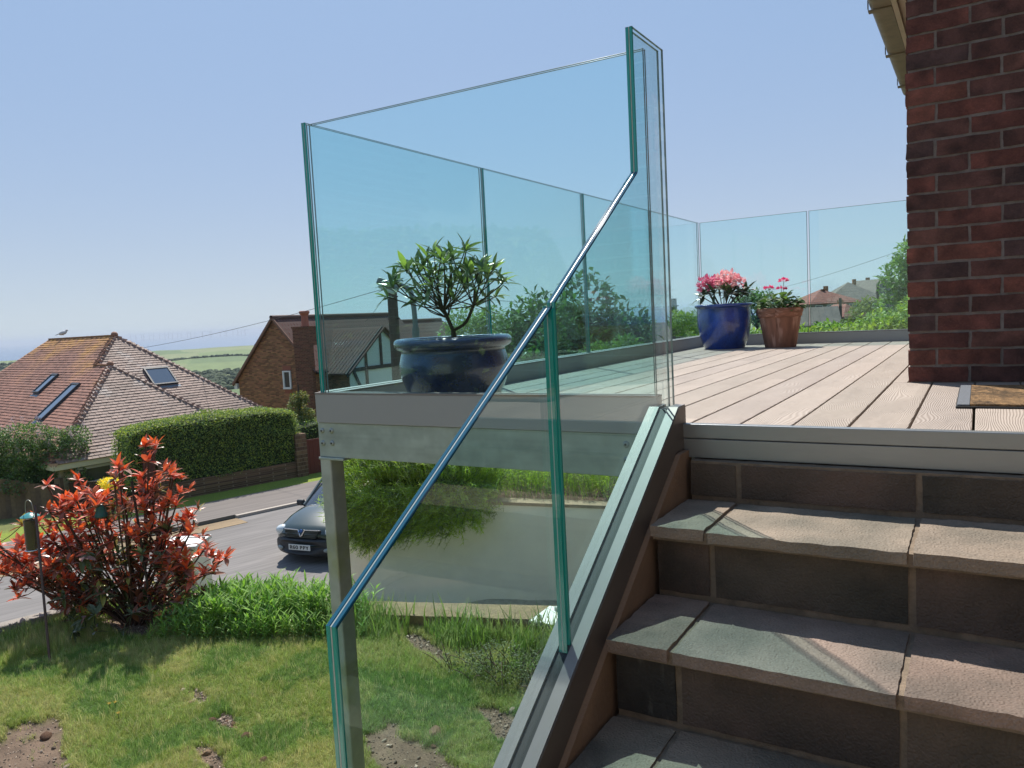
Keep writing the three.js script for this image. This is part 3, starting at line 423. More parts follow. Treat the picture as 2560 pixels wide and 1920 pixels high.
{ // large dark blue pot
  const P = [-1.70, DY + 0.0005, -2.375], t = thing('plant_pot', 'wide dark blue glazed bowl pot with rolled rim behind the near end glass', 'plant pot', P);
  part(t, 'bowl', lathe([[0.001, 0.012], [0.13, 0.012], [0.150, 0.0], [0.158, 0.012], [0.180, 0.06], [0.203, 0.125], [0.207, 0.165], [0.200, 0.20], [0.196, 0.213], [0.199, 0.222], [0.212, 0.228], [0.222, 0.240], [0.222, 0.256], [0.212, 0.266], [0.198, 0.267], [0.188, 0.260], [0.185, 0.22], [0.18, 0.15]]), glaze([0.12, 0.16, 0.33], 221, 0.2));
  part(t, 'compost', new THREE.CircleGeometry(0.188, 40).rotateX(-Math.PI / 2).translate(0, 0.215, 0), M.soil);
  const s = thing('potted_shrub', 'small evergreen shrub with narrow glossy leaves growing in the wide blue bowl', 'shrub', [P[0], P[1] + 0.215, P[2]]);
  const limbs = [], tips = [], fork = V(-0.006, 0.09, 0), lo = V(0, -0.02, 0);
  const along = (r, f, y) => V(r * CY - f * SY, y, -(r * SY + f * CY)); // r to the right of the view, f away
  limbs.push(taper(V(0.014, -0.03, 0), along(0.003, 0, 0.075), 0.012, 0.0095, 8));
  const f1 = along(0.003, 0, 0.075), L1 = along(-0.028, 0, 0.155), R1 = along(0.085, -0.01, 0.165);
  limbs.push(tube([f1, along(-0.012, 0, 0.115), L1], 0.0075, 6, 7)); limbs.push(tube([f1, along(0.05, -0.005, 0.10), R1], 0.006, 6, 7));
  const N = 44;
  for (let i = 0; i < N; i++) {
    const a = i * 2.399 + 0.4, q = (i + 0.5) / N, rad = Math.sqrt(q), up = Math.sqrt(Math.max(0, 1 - rad * rad));
    const tip = along(-0.012 + Math.cos(a) * rad * 0.235, Math.sin(a) * rad * 0.17, 0.185 + up * 0.205 * rr(0.6, 1.0) + rr(-0.02, 0.02));
    const root = (tip.x * CY + -tip.z * -0 + 0) > 0.02 && i % 2 ? R1 : (i % 5 === 0 ? f1.clone().lerp(L1, 0.6) : L1), mid = root.clone().lerp(tip, 0.55).add(V(rr(-0.015, 0.015), -0.012, rr(-0.015, 0.015)));
    limbs.push(tube([root, mid, tip], 0.0024, 6, 5)); const d = tip.clone().sub(root).normalize().add(V(0, 0.5, 0)).normalize();
    tips.push({ p: tip, d, mi: (k) => k > 0.75 ? 2 : rnd() < 0.5 ? 0 : 1 }); if (i % 3 === 0) tips.push({ p: mid, d: d.clone().add(rdir().multiplyScalar(0.5)).normalize(), mi: () => (rnd() < 0.6 ? 0 : 1), n: 5 });
  }
  part(s, 'stem', merge(limbs), M.bark);
  whorls(s, tips, [leafGeo(1, 0.32, 0.22, 0.35, 5), leafGeo(1, 0.29, 0.36, 0.3, 5), leafGeo(1, 0.35, 0.10, 0.4, 5)], [leafMat(C(0.12, 0.20, 0.05), 1, 0.4), leafMat(C(0.07, 0.13, 0.035), 1, 0.35), leafMat(C(0.30, 0.44, 0.06), 0.6, 0.5)], 8, 0.070, 300);
}
{ // blue pot with pink rhododendron
  const P = [-1.735, DY + 0.0005, -6.13], t = thing('plant_pot', 'bright cobalt blue glazed pot with pink flowers at the far corner of the deck', 'plant pot', P);
  part(t, 'body', lathe([[0.001, 0.01], [0.14, 0.01], [0.150, 0.0], [0.157, 0.01], [0.185, 0.08], [0.205, 0.18], [0.207, 0.27], [0.206, 0.31], [0.207, 0.322], [0.221, 0.332], [0.224, 0.345], [0.214, 0.352], [0.20, 0.35], [0.19, 0.33], [0.186, 0.25]]), glaze([0.17, 0.31, 0.66], 231, 0.2));
  part(t, 'compost', new THREE.CircleGeometry(0.19, 40).rotateX(-Math.PI / 2).translate(0, 0.31, 0), M.soil);
  const s = thing('rhododendron', 'rhododendron with round pink flower heads growing in the cobalt blue pot', 'flowering shrub', [P[0], P[1] + 0.31, P[2]]);
  const limbs = [], tips = [];
  for (let i = 0; i < 14; i++) { const a = i * 2.399, r = 0.05 + 0.13 * Math.sqrt((i + 0.5) / 14), tip = V(Math.cos(a) * r, 0.13 + rr(-0.03, 0.03), Math.sin(a) * r); limbs.push(tube([V(Math.cos(a) * 0.015, 0, Math.sin(a) * 0.015), V(tip.x * 0.6, 0.06, tip.z * 0.6), tip], 0.004, 5, 5)); tips.push({ p: tip, d: V(tip.x * 2, 0.35, tip.z * 2).normalize(), mi: () => Math.floor(rnd() * 2) }); }
  part(s, 'stem', merge(limbs), M.bark);
  whorls(s, tips, [leafGeo(1, 0.30, 0.35, 0.2, 4), leafGeo(1, 0.27, 0.5, 0.2, 4)], [leafMat(C(0.03, 0.055, 0.02), 0.7, 0.2), leafMat(C(0.045, 0.075, 0.022), 0.7, 0.25)], 9, 0.105, 126);
  const petal = leafGeo(1, 0.95, -0.25, -0.35, 3), pinks = [[C(0.86, 0.20, 0.34), C(0.90, 0.32, 0.45)], [C(0.93, 0.50, 0.52), C(0.95, 0.60, 0.60)], [C(0.93, 0.52, 0.53), C(0.92, 0.42, 0.48)], [C(0.82, 0.20, 0.36), C(0.88, 0.34, 0.46)]];
  const fm = leafMat(C(1, 1, 1), 0, 0.35);
  [[-0.13, 0.02, 0.195, 0.068, 0], [0.015, -0.05, 0.225, 0.078, 1], [0.115, 0.02, 0.20, 0.066, 2], [-0.045, 0.06, 0.205, 0.05, 3], [0.055, 0.09, 0.20, 0.06, 1]].forEach(([r, f, y, R, k]) => { const c = V(r * CY - f * SY, y, -(r * SY + f * CY)), ms = [], cs = []; for (let i = 0; i < 190; i++) { const d = rdir(); if (d.y < -0.6) continue; const p = c.clone().addScaledVector(d, R * rr(0.62, 1)); ms.push(aim(p, d.clone().add(rdir().multiplyScalar(0.7)), gauss(), 0.030 * rr(0.7, 1.2))); cs.push(tint(pinks[k], 0.12)); } const q = stuff(s, 'flower_head', petal, fm, ms, cs); });
}
{ // terracotta pot
  const P = [-1.30, DY + 0.0005, -6.11], t = thing('plant_pot', 'weathered terracotta pot with a banded rim standing beside the cobalt blue pot', 'plant pot', P);
  const tc = std({ map: ctex(512, 0.35, (u, v) => { const a = fbm(u * 6, v * 6, 6, 5, 241), w = sstep(fbm(u * 9 + 3, v * 7, 0, 4, 245), 0.56, 0.78) * 0.16, k = 0.78 + 0.5 * (a - 0.5) + 0.12; return [0.66 * k + w, 0.46 * k + w, 0.37 * k + w]; }), roughness: 0.9, bumpMap: fineBump, bumpScale: 0.002 });
  const pts = [[0.001, 0.004], [0.108, 0.004], [0.110, 0.0], [0.114, 0.004], [0.151, 0.225], [0.153, 0.232], [0.160, 0.235], [0.163, 0.262], [0.168, 0.267], [0.171, 0.295], [0.166, 0.301], [0.155, 0.301], [0.15, 0.29], [0.14, 0.22]];
  part(t, 'body', new THREE.LatheGeometry(pts.map(([a, b]) => new THREE.Vector2(a, b)), 56), tc);
  part(t, 'compost', new THREE.CircleGeometry(0.148, 36).rotateX(-Math.PI / 2).translate(0, 0.265, 0), M.soil);
  const s = thing('pelargonium', 'pelargonium with round green leaves and three small pink flower heads in the terracotta pot', 'potted plant', [P[0], P[1] + 0.265, P[2]]);
  const round = leafGeo(1, 1.15, 0.18, 0.28, 4), gm = [leafMat(C(0.10, 0.20, 0.035), 0, 0.42), leafMat(C(0.06, 0.13, 0.025), 0, 0.4), leafMat(C(0.15, 0.26, 0.05), 0, 0.45)], limbs = [];
  for (let i = 0; i < 120; i++) { const d = rdir(); d.y = Math.abs(d.y) * 0.9; const p = V(d.x * 0.15, 0.03 + d.y * 0.12, d.z * 0.15).multiplyScalar(rr(0.75, 1.05)); const o = shade(new THREE.Mesh(round, pick(gm))); o.name = 'leaf'; o.applyMatrix4(aim(p, V(d.x, 0.1, d.z).add(rdir().multiplyScalar(0.35)), gauss() * 0.5, rr(0.042, 0.065))); s.add(o); if (i % 3 === 0) limbs.push(tube([V(0, 0, 0), V(p.x * 0.5, p.y * 0.6, p.z * 0.5), p], 0.0022, 4, 4)); }
  const fm = leafMat(C(0.85, 0.08, 0.26), 0, 0.35), petal = leafGeo(1, 0.9, -0.1, -0.2, 2);
  [[-0.075, 0.02, 0.185, 8], [0.035, 0.0, 0.235, 9], [0.005, -0.03, 0.175, 7]].forEach(([r, f, y, n]) => { const c = V(r * CY - f * SY, y, -(r * SY + f * CY)); limbs.push(tube([V(c.x * 0.4, 0.03, c.z * 0.4), V(c.x * 0.8, y * 0.6, c.z * 0.8), c], 0.002, 5, 4)); const ms = []; for (let i = 0; i < n * 5; i++) { const d = rdir(); d.y = Math.abs(d.y) * 0.7; ms.push(aim(c.clone().add(V(d.x * 0.026, d.y * 0.016, d.z * 0.026)), d.clone().add(rdir().multiplyScalar(0.5)), gauss(), 0.022)); } stuff(s, 'flower_head', petal, fm, ms); });
  part(s, 'stem', merge(limbs), leafMat(C(0.10, 0.15, 0.04), 0, 0));
}
// ---------- garden below the deck ----------
{
  const KW = 1.5, A = V(-3.56 * KW, 0, -3.58 * KW), B = V(-1.85 * KW, 0, -4.19 * KW), d = B.clone().sub(A), L = d.length(), ang = -Math.atan2(d.z, d.x);
  const t = thing('garden_wall', 'cream rendered retaining wall under the deck edge with a bush hanging over it', 'wall', [A.x, 0, A.z], ang);
  // the top falls toward the near right
  const top = (x) => KW * lerp(-1.105, -1.175, x / L);
  part(t, 'render', prism([V(0, -3.4, 0), V(L + 0.9, -3.4, 0), V(L + 0.9, top(L + 0.9), 0), V(0, top(0), 0)], V(0, 0, -0.14)), M.render);
  part(t, 'coping', prism([V(0.9, top(0.9) + 0.001, 0.012), V(L + 0.9, top(L + 0.9) + 0.001, 0.012), V(L + 0.9, top(L + 0.9) + 0.03, 0.012), V(0.9, top(0.9) + 0.03, 0.012)], V(0, 0, -0.17)), std({ map: mottle([0.60, 0.53, 0.43], 0.12, 9, 128, 0.5, 44), roughness: 1, bumpMap: fineBump, bumpScale: 0.004 }));
  part(t, 'white_coping', merge([box(-0.03, 0.30, top(0) + 0.001, top(0) + 0.022, -0.15, 0.012, 0.004), box(0.17, 0.28, top(0) + 0.023, top(0) + 0.06, -0.13, 0.0, 0.006)]), M.white);
  part(t, 'end_wall', box(0.0, 0.14, -3.4, top(0), -2.4, -0.141), M.render);
  const bed = prism([V(0.141, top(0) - 0.03, -0.142), V(L + 0.9, top(L + 0.9) - 0.02, -0.142), V(L + 0.9, top(L) + 0.02, -1.6), V(0.141, top(0) + 0.0, -2.3)], V(0, -0.3, 0));
  part(t, 'bed_soil', bed, M.soil);
  const s = thing('concrete_strip', 'pale rough concrete strip at the foot of the cream rendered wall', 'concrete strip', [-3.47, 0, -3.385], ang);
  const sg = new THREE.BoxGeometry(3.2, 0.5, 0.21, 40, 4, 8); sg.translate(1.5, -1.95, 0.105); rough(sg, 0.006, 14, 3); part(s, 'slab', muv(toCreasedNormals(sg, 0.8)), std({ map: ctex(512, 0.8, (u, v) => { const k = 0.84 + 0.22 * fbm(u * 8, v * 8, 8, 5, 251) + 0.2 * (noise(u * 120, v * 120, 120, 252) - 0.5); return [0.63 * k, 0.55 * k, 0.42 * k]; }), bumpMap: fineBump, bumpScale: 0.01, roughness: 1 }));
  const under = thing('block_wall', 'dark shaded block wall far back beneath the deck', 'wall', [0, 0, 0]);
  part(under, 'blocks', box(-2.6, 3.2, -1.9, -0.36, -6.9, -6.7), std({ map: mottle([0.30, 0.30, 0.28], 0.1, 6, 128, 1, 46) }));
  // lavender bush: fine upright shoots from a mound that spills over the wall
  const w = (x, y, z) => V(x, y, z).applyAxisAngle(V(0, 1, 0), ang).add(V(A.x, 0, A.z));
  const bush = thing('lavender_bush', 'dense bright green lavender bush spilling over the cream rendered wall', 'bush', w(0.78, -1.655, -0.10).toArray(), ang);
  bush.scale.setScalar(KW);
  const shoot = () => { const p = []; for (let k = 0; k < 7; k++) { const a = k * 2.4, y = 0.35 + k * 0.1, b = leafGeo(0.32, 0.17, 0.05, 0, 1).rotateY(a).rotateX(0); b.applyMatrix4(new THREE.Matrix4().makeRotationFromEuler(new THREE.Euler(-0.9, a, 0, 'YXZ'))); b.translate(0, y, 0); p.push(b); } p.push(new THREE.CylinderGeometry(0.008, 0.014, 1, 3).translate(0, 0.5, 0)); return merge(p); };
  const sh = shoot(); sh.rotateX(Math.PI / 2);
  const ms = [], cs = [], lavM = leafMat(C(1, 1, 1), 0, 0.72), cols = [C(0.21, 0.30, 0.018), C(0.26, 0.35, 0.022), C(0.16, 0.24, 0.016)], low = [C(0.06, 0.105, 0.02), C(0.085, 0.135, 0.025)];
  for (let i = 0; i < 14000; i++) { // mound
    const d = rdir(); const cx = rr(-0.28, 0.28), p = V(cx + d.x * 0.26, 0.08 + d.y * 0.24, d.z * 0.25); if (d.y < -0.75 && rnd() < 0.8) continue;
    const front = d.z > 0.1; let dir = V(d.x * 0.6, 0.75, d.z * 0.6 + 0.1).add(rdir().multiplyScalar(0.25)); if (front && d.y < 0.25) { p.y -= rr(0, 0.10); p.z += 0.03; dir = V(d.x * 0.6, rr(-0.35, 0.5), 0.75).add(rdir().multiplyScalar(0.35)); }
    ms.push(aim(p, dir, gauss(), rr(0.08, 0.145))); cs.push(tint(rnd() < 0.8 ? cols : low, 0.25).multiplyScalar(FOL));
  }
  for (let i = 0; i < 2400; i++) { const x = rr(-0.46, 0.10), h = rr(0, 1); const p = V(x, 0.05 - h * 0.33 * (1 - sstep(x, -0.3, 0.32) * 0.8) * sstep(x, -0.52, -0.3), 0.17 + 0.07 * Math.sin(h * 3)); ms.push(aim(p, V(rr(-0.5, 0.9), rr(-0.8, 0.15), rr(0.2, 0.7)), gauss(), rr(0.06, 0.11))); cs.push(tint(rnd() < 0.6 ? cols : low, 0.25).multiplyScalar(FOL)); }
  stuff(bush, 'foliage', sh, lavM, ms, cs);
  part(bush, 'woody_core', new THREE.SphereGeometry(1, 20, 12).scale(0.34, 0.15, 0.15).translate(0, 0.02, -0.05), std({ color: C(0.09, 0.12, 0.025), roughness: 1 }));
  const row = thing('ground_cover', 'row of grey green grassy shoots along the top of the cream rendered wall', 'plants', w(1.52, -1.70, -0.52).toArray(), ang); row.userData.kind = 'stuff'; row.scale.setScalar(KW); 
  const m2 = [], c2 = []; for (let i = 0; i < 4200; i++) { const x = rr(-0.2, 1.5), z = rr(-0.45, 0.22), top2 = 0.15 * (1 - sstep(x, 0.3, 1.5) * 0.75) * (1 - Math.abs(z) * 0.8); m2.push(aim(V(x, -0.03 + rnd() * top2, z), V(gauss() * 0.35, 1, gauss() * 0.35), gauss(), rr(0.06, 0.12))); c2.push(tint(rnd() < 0.6 ? cols : [C(0.10, 0.13, 0.05), C(0.13, 0.15, 0.06)], 0.2).multiplyScalar(FOL)); }
  stuff(row, 'foliage', sh, lavM, m2, c2);

}
const blade = (() => { const p = []; for (let b = 0; b < 5; b++) { const a = b * 2.4 + 0.5, lean = 0.25 + 0.5 * hash(b, 3), w = 0.045, h = 0.6 + 0.4 * hash(b, 8), ox = (hash(b, 1) - 0.5) * 0.7, oz = (hash(b, 2) - 0.5) * 0.7, cx = Math.cos(a), sz = Math.sin(a); const q = (t, s) => [ox + cx * lean * t * t * h + -sz * s * w * (1 - t), h * t * (1 - 0.15 * t), oz + sz * lean * t * t * h + cx * s * w * (1 - t)]; p.push(...q(0, -1), ...q(0, 1), ...q(0.55, 1), ...q(0, -1), ...q(0.55, 1), ...q(0.55, -1), ...q(0.55, -1), ...q(0.55, 1), ...q(1, 0)); } const g = new THREE.BufferGeometry(); g.setAttribute('position', new THREE.Float32BufferAttribute(p, 3)); g.computeVertexNormals(); g.setAttribute('uv', new THREE.BufferAttribute(new Float32Array(p.length / 3 * 2), 2)); return g; })();
const stand = (x, y, z, s, sy, lx = 0, lz = 0) => new THREE.Matrix4().compose(V(x, y, z), new THREE.Quaternion().setFromEuler(new THREE.Euler(lx, rnd() * 6.28, lz)), V(s, sy, s));
const inBed = (x, z) => { const [r, f] = [x * CY - z * SY, -x * SY - z * CY]; return Math.min(sstep(f, 4.28 - 0.1 * (r + 1.4), 4.4 - 0.1 * (r + 1.4)), 1 - sstep(Math.abs(r + 1.5), 0.62, 0.8)); };
{ // lawn
  const ms = [], cs = [], g1 = [C(0.135, 0.175, 0.03), C(0.11, 0.165, 0.028), C(0.16, 0.19, 0.04)], g2 = [C(0.24, 0.23, 0.085), C(0.20, 0.21, 0.065)], g3 = [C(0.075, 0.135, 0.022), C(0.09, 0.15, 0.025)];
  for (let i = 0; i < 210000; i++) {
    const f = Math.sqrt(rr(2.3 * 2.3, 5.4 * 5.4)), r = rr(-0.72, 0.22) * f, x = r * CY - f * SY, z = -(r * SY + f * CY); const s = RS(x, z);
    if (s < -5.6 || x > -0.86) continue; const k = dirt(x, z); if (k > 0.5 && rnd() < 0.985 || rnd() < k * 0.7) continue;
    const n = fbm(x * 2.3 + 7, z * 2.3 + 3, 0, 4, 261), m = fbm(x * 6 + 7, z * 6 + 3, 0, 3, 262);
    const pale = rnd() < 0.05, long = (pale ? 1.9 : 1) * (inBed(x, z) > 0.4 ? 1.8 : s < -5.0 ? 1.7 : 1), h = (0.024 + 0.022 * m) * long * rr(0.7, 1.35);
    ms.push(stand(x, gh(x, z) - 0.004, z, 0.034 * rr(0.8, 1.3), h, gauss() * 0.3, gauss() * 0.3)); cs.push(tint(pale ? [C(0.26, 0.25, 0.11), C(0.17, 0.23, 0.06)] : n > 0.55 && rnd() < 0.75 ? g2 : n < 0.43 ? g3 : rnd() < 0.16 ? g2 : g1, 0.28).multiplyScalar(2.2));
  }
  const o = stuff(scene, 'grass', blade, leafMat(C(1, 1, 1), 0, 0.35), ms, cs); tag(o, 'short sunlit lawn grass with yellow patches below the deck', 'grass');
}
{ // strappy leaves at the lawn's edge
  const t = [], ms = [], cs = [], cols = [C(0.10, 0.20, 0.02), C(0.13, 0.235, 0.025), C(0.075, 0.15, 0.02)];
  const lg = [];
  for (let k = 0; k < 9; k++) { const a = k * 2.4, g = leafGeo(0.42, 0.075, 0.35, 0.25, 3); g.applyMatrix4(new THREE.Matrix4().makeRotationFromEuler(new THREE.Euler(-0.75 - 0.35 * (k / 9), a, 0, 'YXZ'))); g.translate(0, 0.12 + k * 0.085, 0); lg.push(g); } lg.push(new THREE.CylinderGeometry(0.008, 0.016, 0.95, 4).translate(0, 0.47, 0)); const plant = merge(lg);
  for (let i = 0; i < 1150; i++) { const r = rr(-2.22, -0.92), f = rr(4.28, 4.95) - 0.08 * (r + 1.4), e = sstep(Math.abs(r + 1.5), 0.35, 0.75), x = r * CY - f * SY, z = -(r * SY + f * CY); if (rnd() < e * 0.65) continue; const h = rr(0.14, 0.255) * (1 - 0.35 * e) * (f < 4.4 ? 0.7 : 1); ms.push(stand(x, gh(x, z) - 0.01, z, h * 0.9, h, gauss() * 0.22, gauss() * 0.22)); cs.push(tint(cols, 0.25).multiplyScalar(2.1)); }
  const o = stuff(scene, 'leafy_plants', plant, leafMat(C(1, 1, 1), 0.35, 0.42), ms, cs); tag(o, 'bank of bright green strappy leaved plants between lawn and road', 'plants');
  // tall weeds and grasses by the concrete strip and along the edging
  const w1 = [], k1 = [], wc = [C(0.12, 0.18, 0.03), C(0.17, 0.21, 0.06), C(0.08, 0.14, 0.025)];
  for (let i = 0; i < 2600; i++) { const u = rnd(), x = lerp(-3.75, -1.5, u) + gauss() * 0.08, z = lerp(-3.15, -3.55, u) + gauss() * 0.13; if (fbm(x * 5 + 3, z * 5, 0, 2, 271) < 0.36) continue; const s = rr(0.07, 0.17) * (rnd() < 0.06 ? 2 : 1); w1.push(stand(x, gh(x, z) - 0.01, z, s * 0.6, s, gauss() * 0.3, gauss() * 0.3)); k1.push(tint(wc, 0.25).multiplyScalar(2.1)); }
  for (let i = 0; i < 900; i++) { const p = fromRoad(-5.42 + gauss() * 0.12, rr(-0.9, 2.0), 0), s = rr(0.06, 0.16); w1.push(stand(p.x, gh(p.x, p.z) - 0.01, p.z, s * 0.6, s, gauss() * 0.35, gauss() * 0.35)); k1.push(tint(wc, 0.25).multiplyScalar(2.1)); }
  const o2 = stuff(scene, 'weeds', blade, leafMat(C(1, 1, 1), 0, 0.4), w1, k1); tag(o2, 'long untidy grass and weeds growing along the concrete strip', 'weeds');
}
{ // low dark cushion plant by the stair glass
  const c = V(-2.02, gh(-2.02, -3.0), -3.08), t = thing('cushion_plant', 'low dark cushion of tiny leaves and bare twigs in front of the concrete strip', 'plant', c.toArray());
  crown(t, 'foliage', [[0, 0.07, 0, 0.20, 0.11, 0.14], [0.2, 0.06, -0.02, 0.15, 0.1, 0.12], [-0.22, 0.03, 0.02, 0.16, 0.06, 0.1]], 2600, 0.014, [C(0.05, 0.075, 0.02), C(0.08, 0.11, 0.03), C(0.04, 0.05, 0.02)]);
  const tw = []; for (let i = 0; i < 46; i++) { const a = V(rr(-0.35, 0.3), 0, rr(-0.1, 0.12)), d = V(gauss() * 0.13, rr(0.05, 0.14), gauss() * 0.1); tw.push(tube([a, a.clone().addScaledVector(d, 0.5).add(V(0, 0.015, 0)), a.clone().add(d)], 0.0022, 4, 3)); } part(t, 'twig', merge(tw), std({ color: C(0.13, 0.085, 0.06) }));
}
{ // red photinia
  const base = RF(-2.44, 4.72, 0); base.y = gh(base.x, base.z);
  const t = thing('photinia_shrub', 'photinia shrub with bright red young leaves at the left edge of the lawn', 'shrub', base.toArray());
  const W = (r, f, y) => V(r * CY - f * SY, y, -(r * SY + f * CY)), limbs = [], tips = [];
  const heads = [[-0.62, 0.1, 0.66], [-0.80, -0.1, 0.62], [-0.88, 0.1, 0.52], [-0.78, 0.0, 0.46], [-0.50, 0.12, 0.74], [-0.43, -0.08, 0.93], [-0.34, 0.1, 0.92], [-0.27, -0.06, 0.82], [-0.14, 0.0, 0.80], [-0.06, 0.1, 0.95], [0.03, -0.1, 1.02], [0.13, 0.05, 1.12], [0.19, -0.05, 1.04], [0.26, 0.1, 0.94], [0.30, -0.06, 0.80], [0.36, 0.05, 0.66], [0.40, -0.05, 0.57], [0.43, 0.1, 0.44], [0.38, -0.1, 0.36], [-0.66, 0.0, 0.44], [-0.70, 0.1, 0.30], [-0.48, -0.15, 0.52]];
  heads.slice().forEach(([r, f, y]) => { heads.push([r + gauss() * 0.13, f + gauss() * 0.15, y * rr(0.72, 0.98)]); heads.push([r * 0.8 + gauss() * 0.08, f + gauss() * 0.15, y * rr(0.62, 0.85)]); });
  const stems = heads.map(([r, f, y], i) => { const head = W(r, f, y), mid = W(r * 0.55, f * 0.7, y * rr(0.42, 0.55)), foot = W(r * 0.06, f * 0.2, -0.02); limbs.push(tube([foot, W(r * 0.25, f * 0.4, y * 0.28), mid, head], 0.0055, 9, 5)); return { head, mid }; });
  const red = (k) => k > 0.6 ? (rnd() < 0.75 ? 0 : 1) : (rnd() < 0.6 ? 1 : 2), dk = () => (rnd() < 0.3 ? 1 : rnd() < 0.72 ? 2 : rnd() < 0.4 ? 3 : 4), grn = () => (rnd() < 0.2 ? 2 : rnd() < 0.9 ? 4 : 3);
  stems.forEach(({ head, mid }) => {
    tips.push({ p: head, d: V(gauss() * 0.25, 1, gauss() * 0.25).normalize(), mi: red, n: 12, L: rr(0.07, 0.10) });
    for (let j = 0; j < 4; j++) { const q = rr(0.25, 0.98), a = mid.clone().lerp(head, q), e = a.clone().add(V(gauss() * 0.13, rr(-0.06, 0.10), gauss() * 0.13)); limbs.push(tube([a, a.clone().lerp(e, 0.5).add(V(0, -0.01, 0)), e], 0.0026, 4, 4)); tips.push({ p: e, d: V(gauss() * 0.4, 1, gauss() * 0.4).normalize(), mi: q > 0.55 && rnd() < 0.75 ? red : dk, n: 10, L: rr(0.055, 0.09) }); }
    for (let j = 0; j < 2; j++) { const a = mid.clone().multiplyScalar(rr(0.7, 1.15)), e = a.clone().add(V(gauss() * 0.12, rr(-0.08, 0.05), gauss() * 0.12)); tips.push({ p: e, d: rdir().add(V(0, 0.5, 0)).normalize(), mi: dk, n: 7, L: rr(0.06, 0.09) }); }
  });
  for (let i = 0; i < 85; i++) { const a = rnd() * 6.28, r = 0.36 * Math.sqrt(rnd()), e = W(Math.cos(a) * r * 1.2 - 0.02, Math.sin(a) * r, rr(0.05, 0.55)); tips.push({ p: e, d: rdir().add(V(0, 0.4, 0)).normalize(), mi: grn, n: 8, L: rr(0.06, 0.1) }); }
  part(t, 'stem', merge(limbs), std({ color: C(0.09, 0.05, 0.035), roughness: 0.8 }));
  whorls(t, tips, [leafGeo(1, 0.40, 0.22, 0.35, 4), leafGeo(1, 0.46, 0.02, 0.5, 4), leafGeo(1, 0.36, 0.42, 0.25, 4), leafGeo(1, 0.42, 0.6, 0.3, 4), leafGeo(1, 0.33, -0.15, 0.4, 4)], [leafMat(C(0.88, 0.16, 0.035), 0.7, 0.55), leafMat(C(0.72, 0.13, 0.05), 0.9, 0.5), leafMat(C(0.27, 0.095, 0.05), 1, 0.3), leafMat(C(0.36, 0.34, 0.05), 0.6, 0.4), leafMat(C(0.075, 0.11, 0.03), 0.8, 0.3)], 10, 0.098, 300);
}
{ // red sprig beyond the lavender
  const p = RF(-1.38, 7.6, -1.95), t = thing('red_leaved_shrub', 'small red leaved shrub behind the lavender bush beside the car', 'shrub', p.toArray()), tips = [], limbs = [];
  for (let i = 0; i < 7; i++) { const e = V(gauss() * 0.14, rr(0.22, 0.48), gauss() * 0.12); limbs.push(tube([V(0, -0.4, 0), V(e.x * 0.4, 0.05, e.z * 0.4), e], 0.004, 5, 4)); tips.push({ p: e, d: V(gauss() * 0.3, 1, gauss() * 0.3).normalize(), mi: () => Math.floor(rnd() * 2) }); }
  t.scale.setScalar(1.4); part(t, 'stem', merge(limbs), M.darkStem); whorls(t, tips, [leafGeo(1, 0.3, 0.2, 0.3, 3)], [leafMat(C(0.55, 0.07, 0.03), 0.8, 0.4), leafMat(C(0.32, 0.05, 0.03), 0.8, 0.35)], 9, 0.09, 80);
}
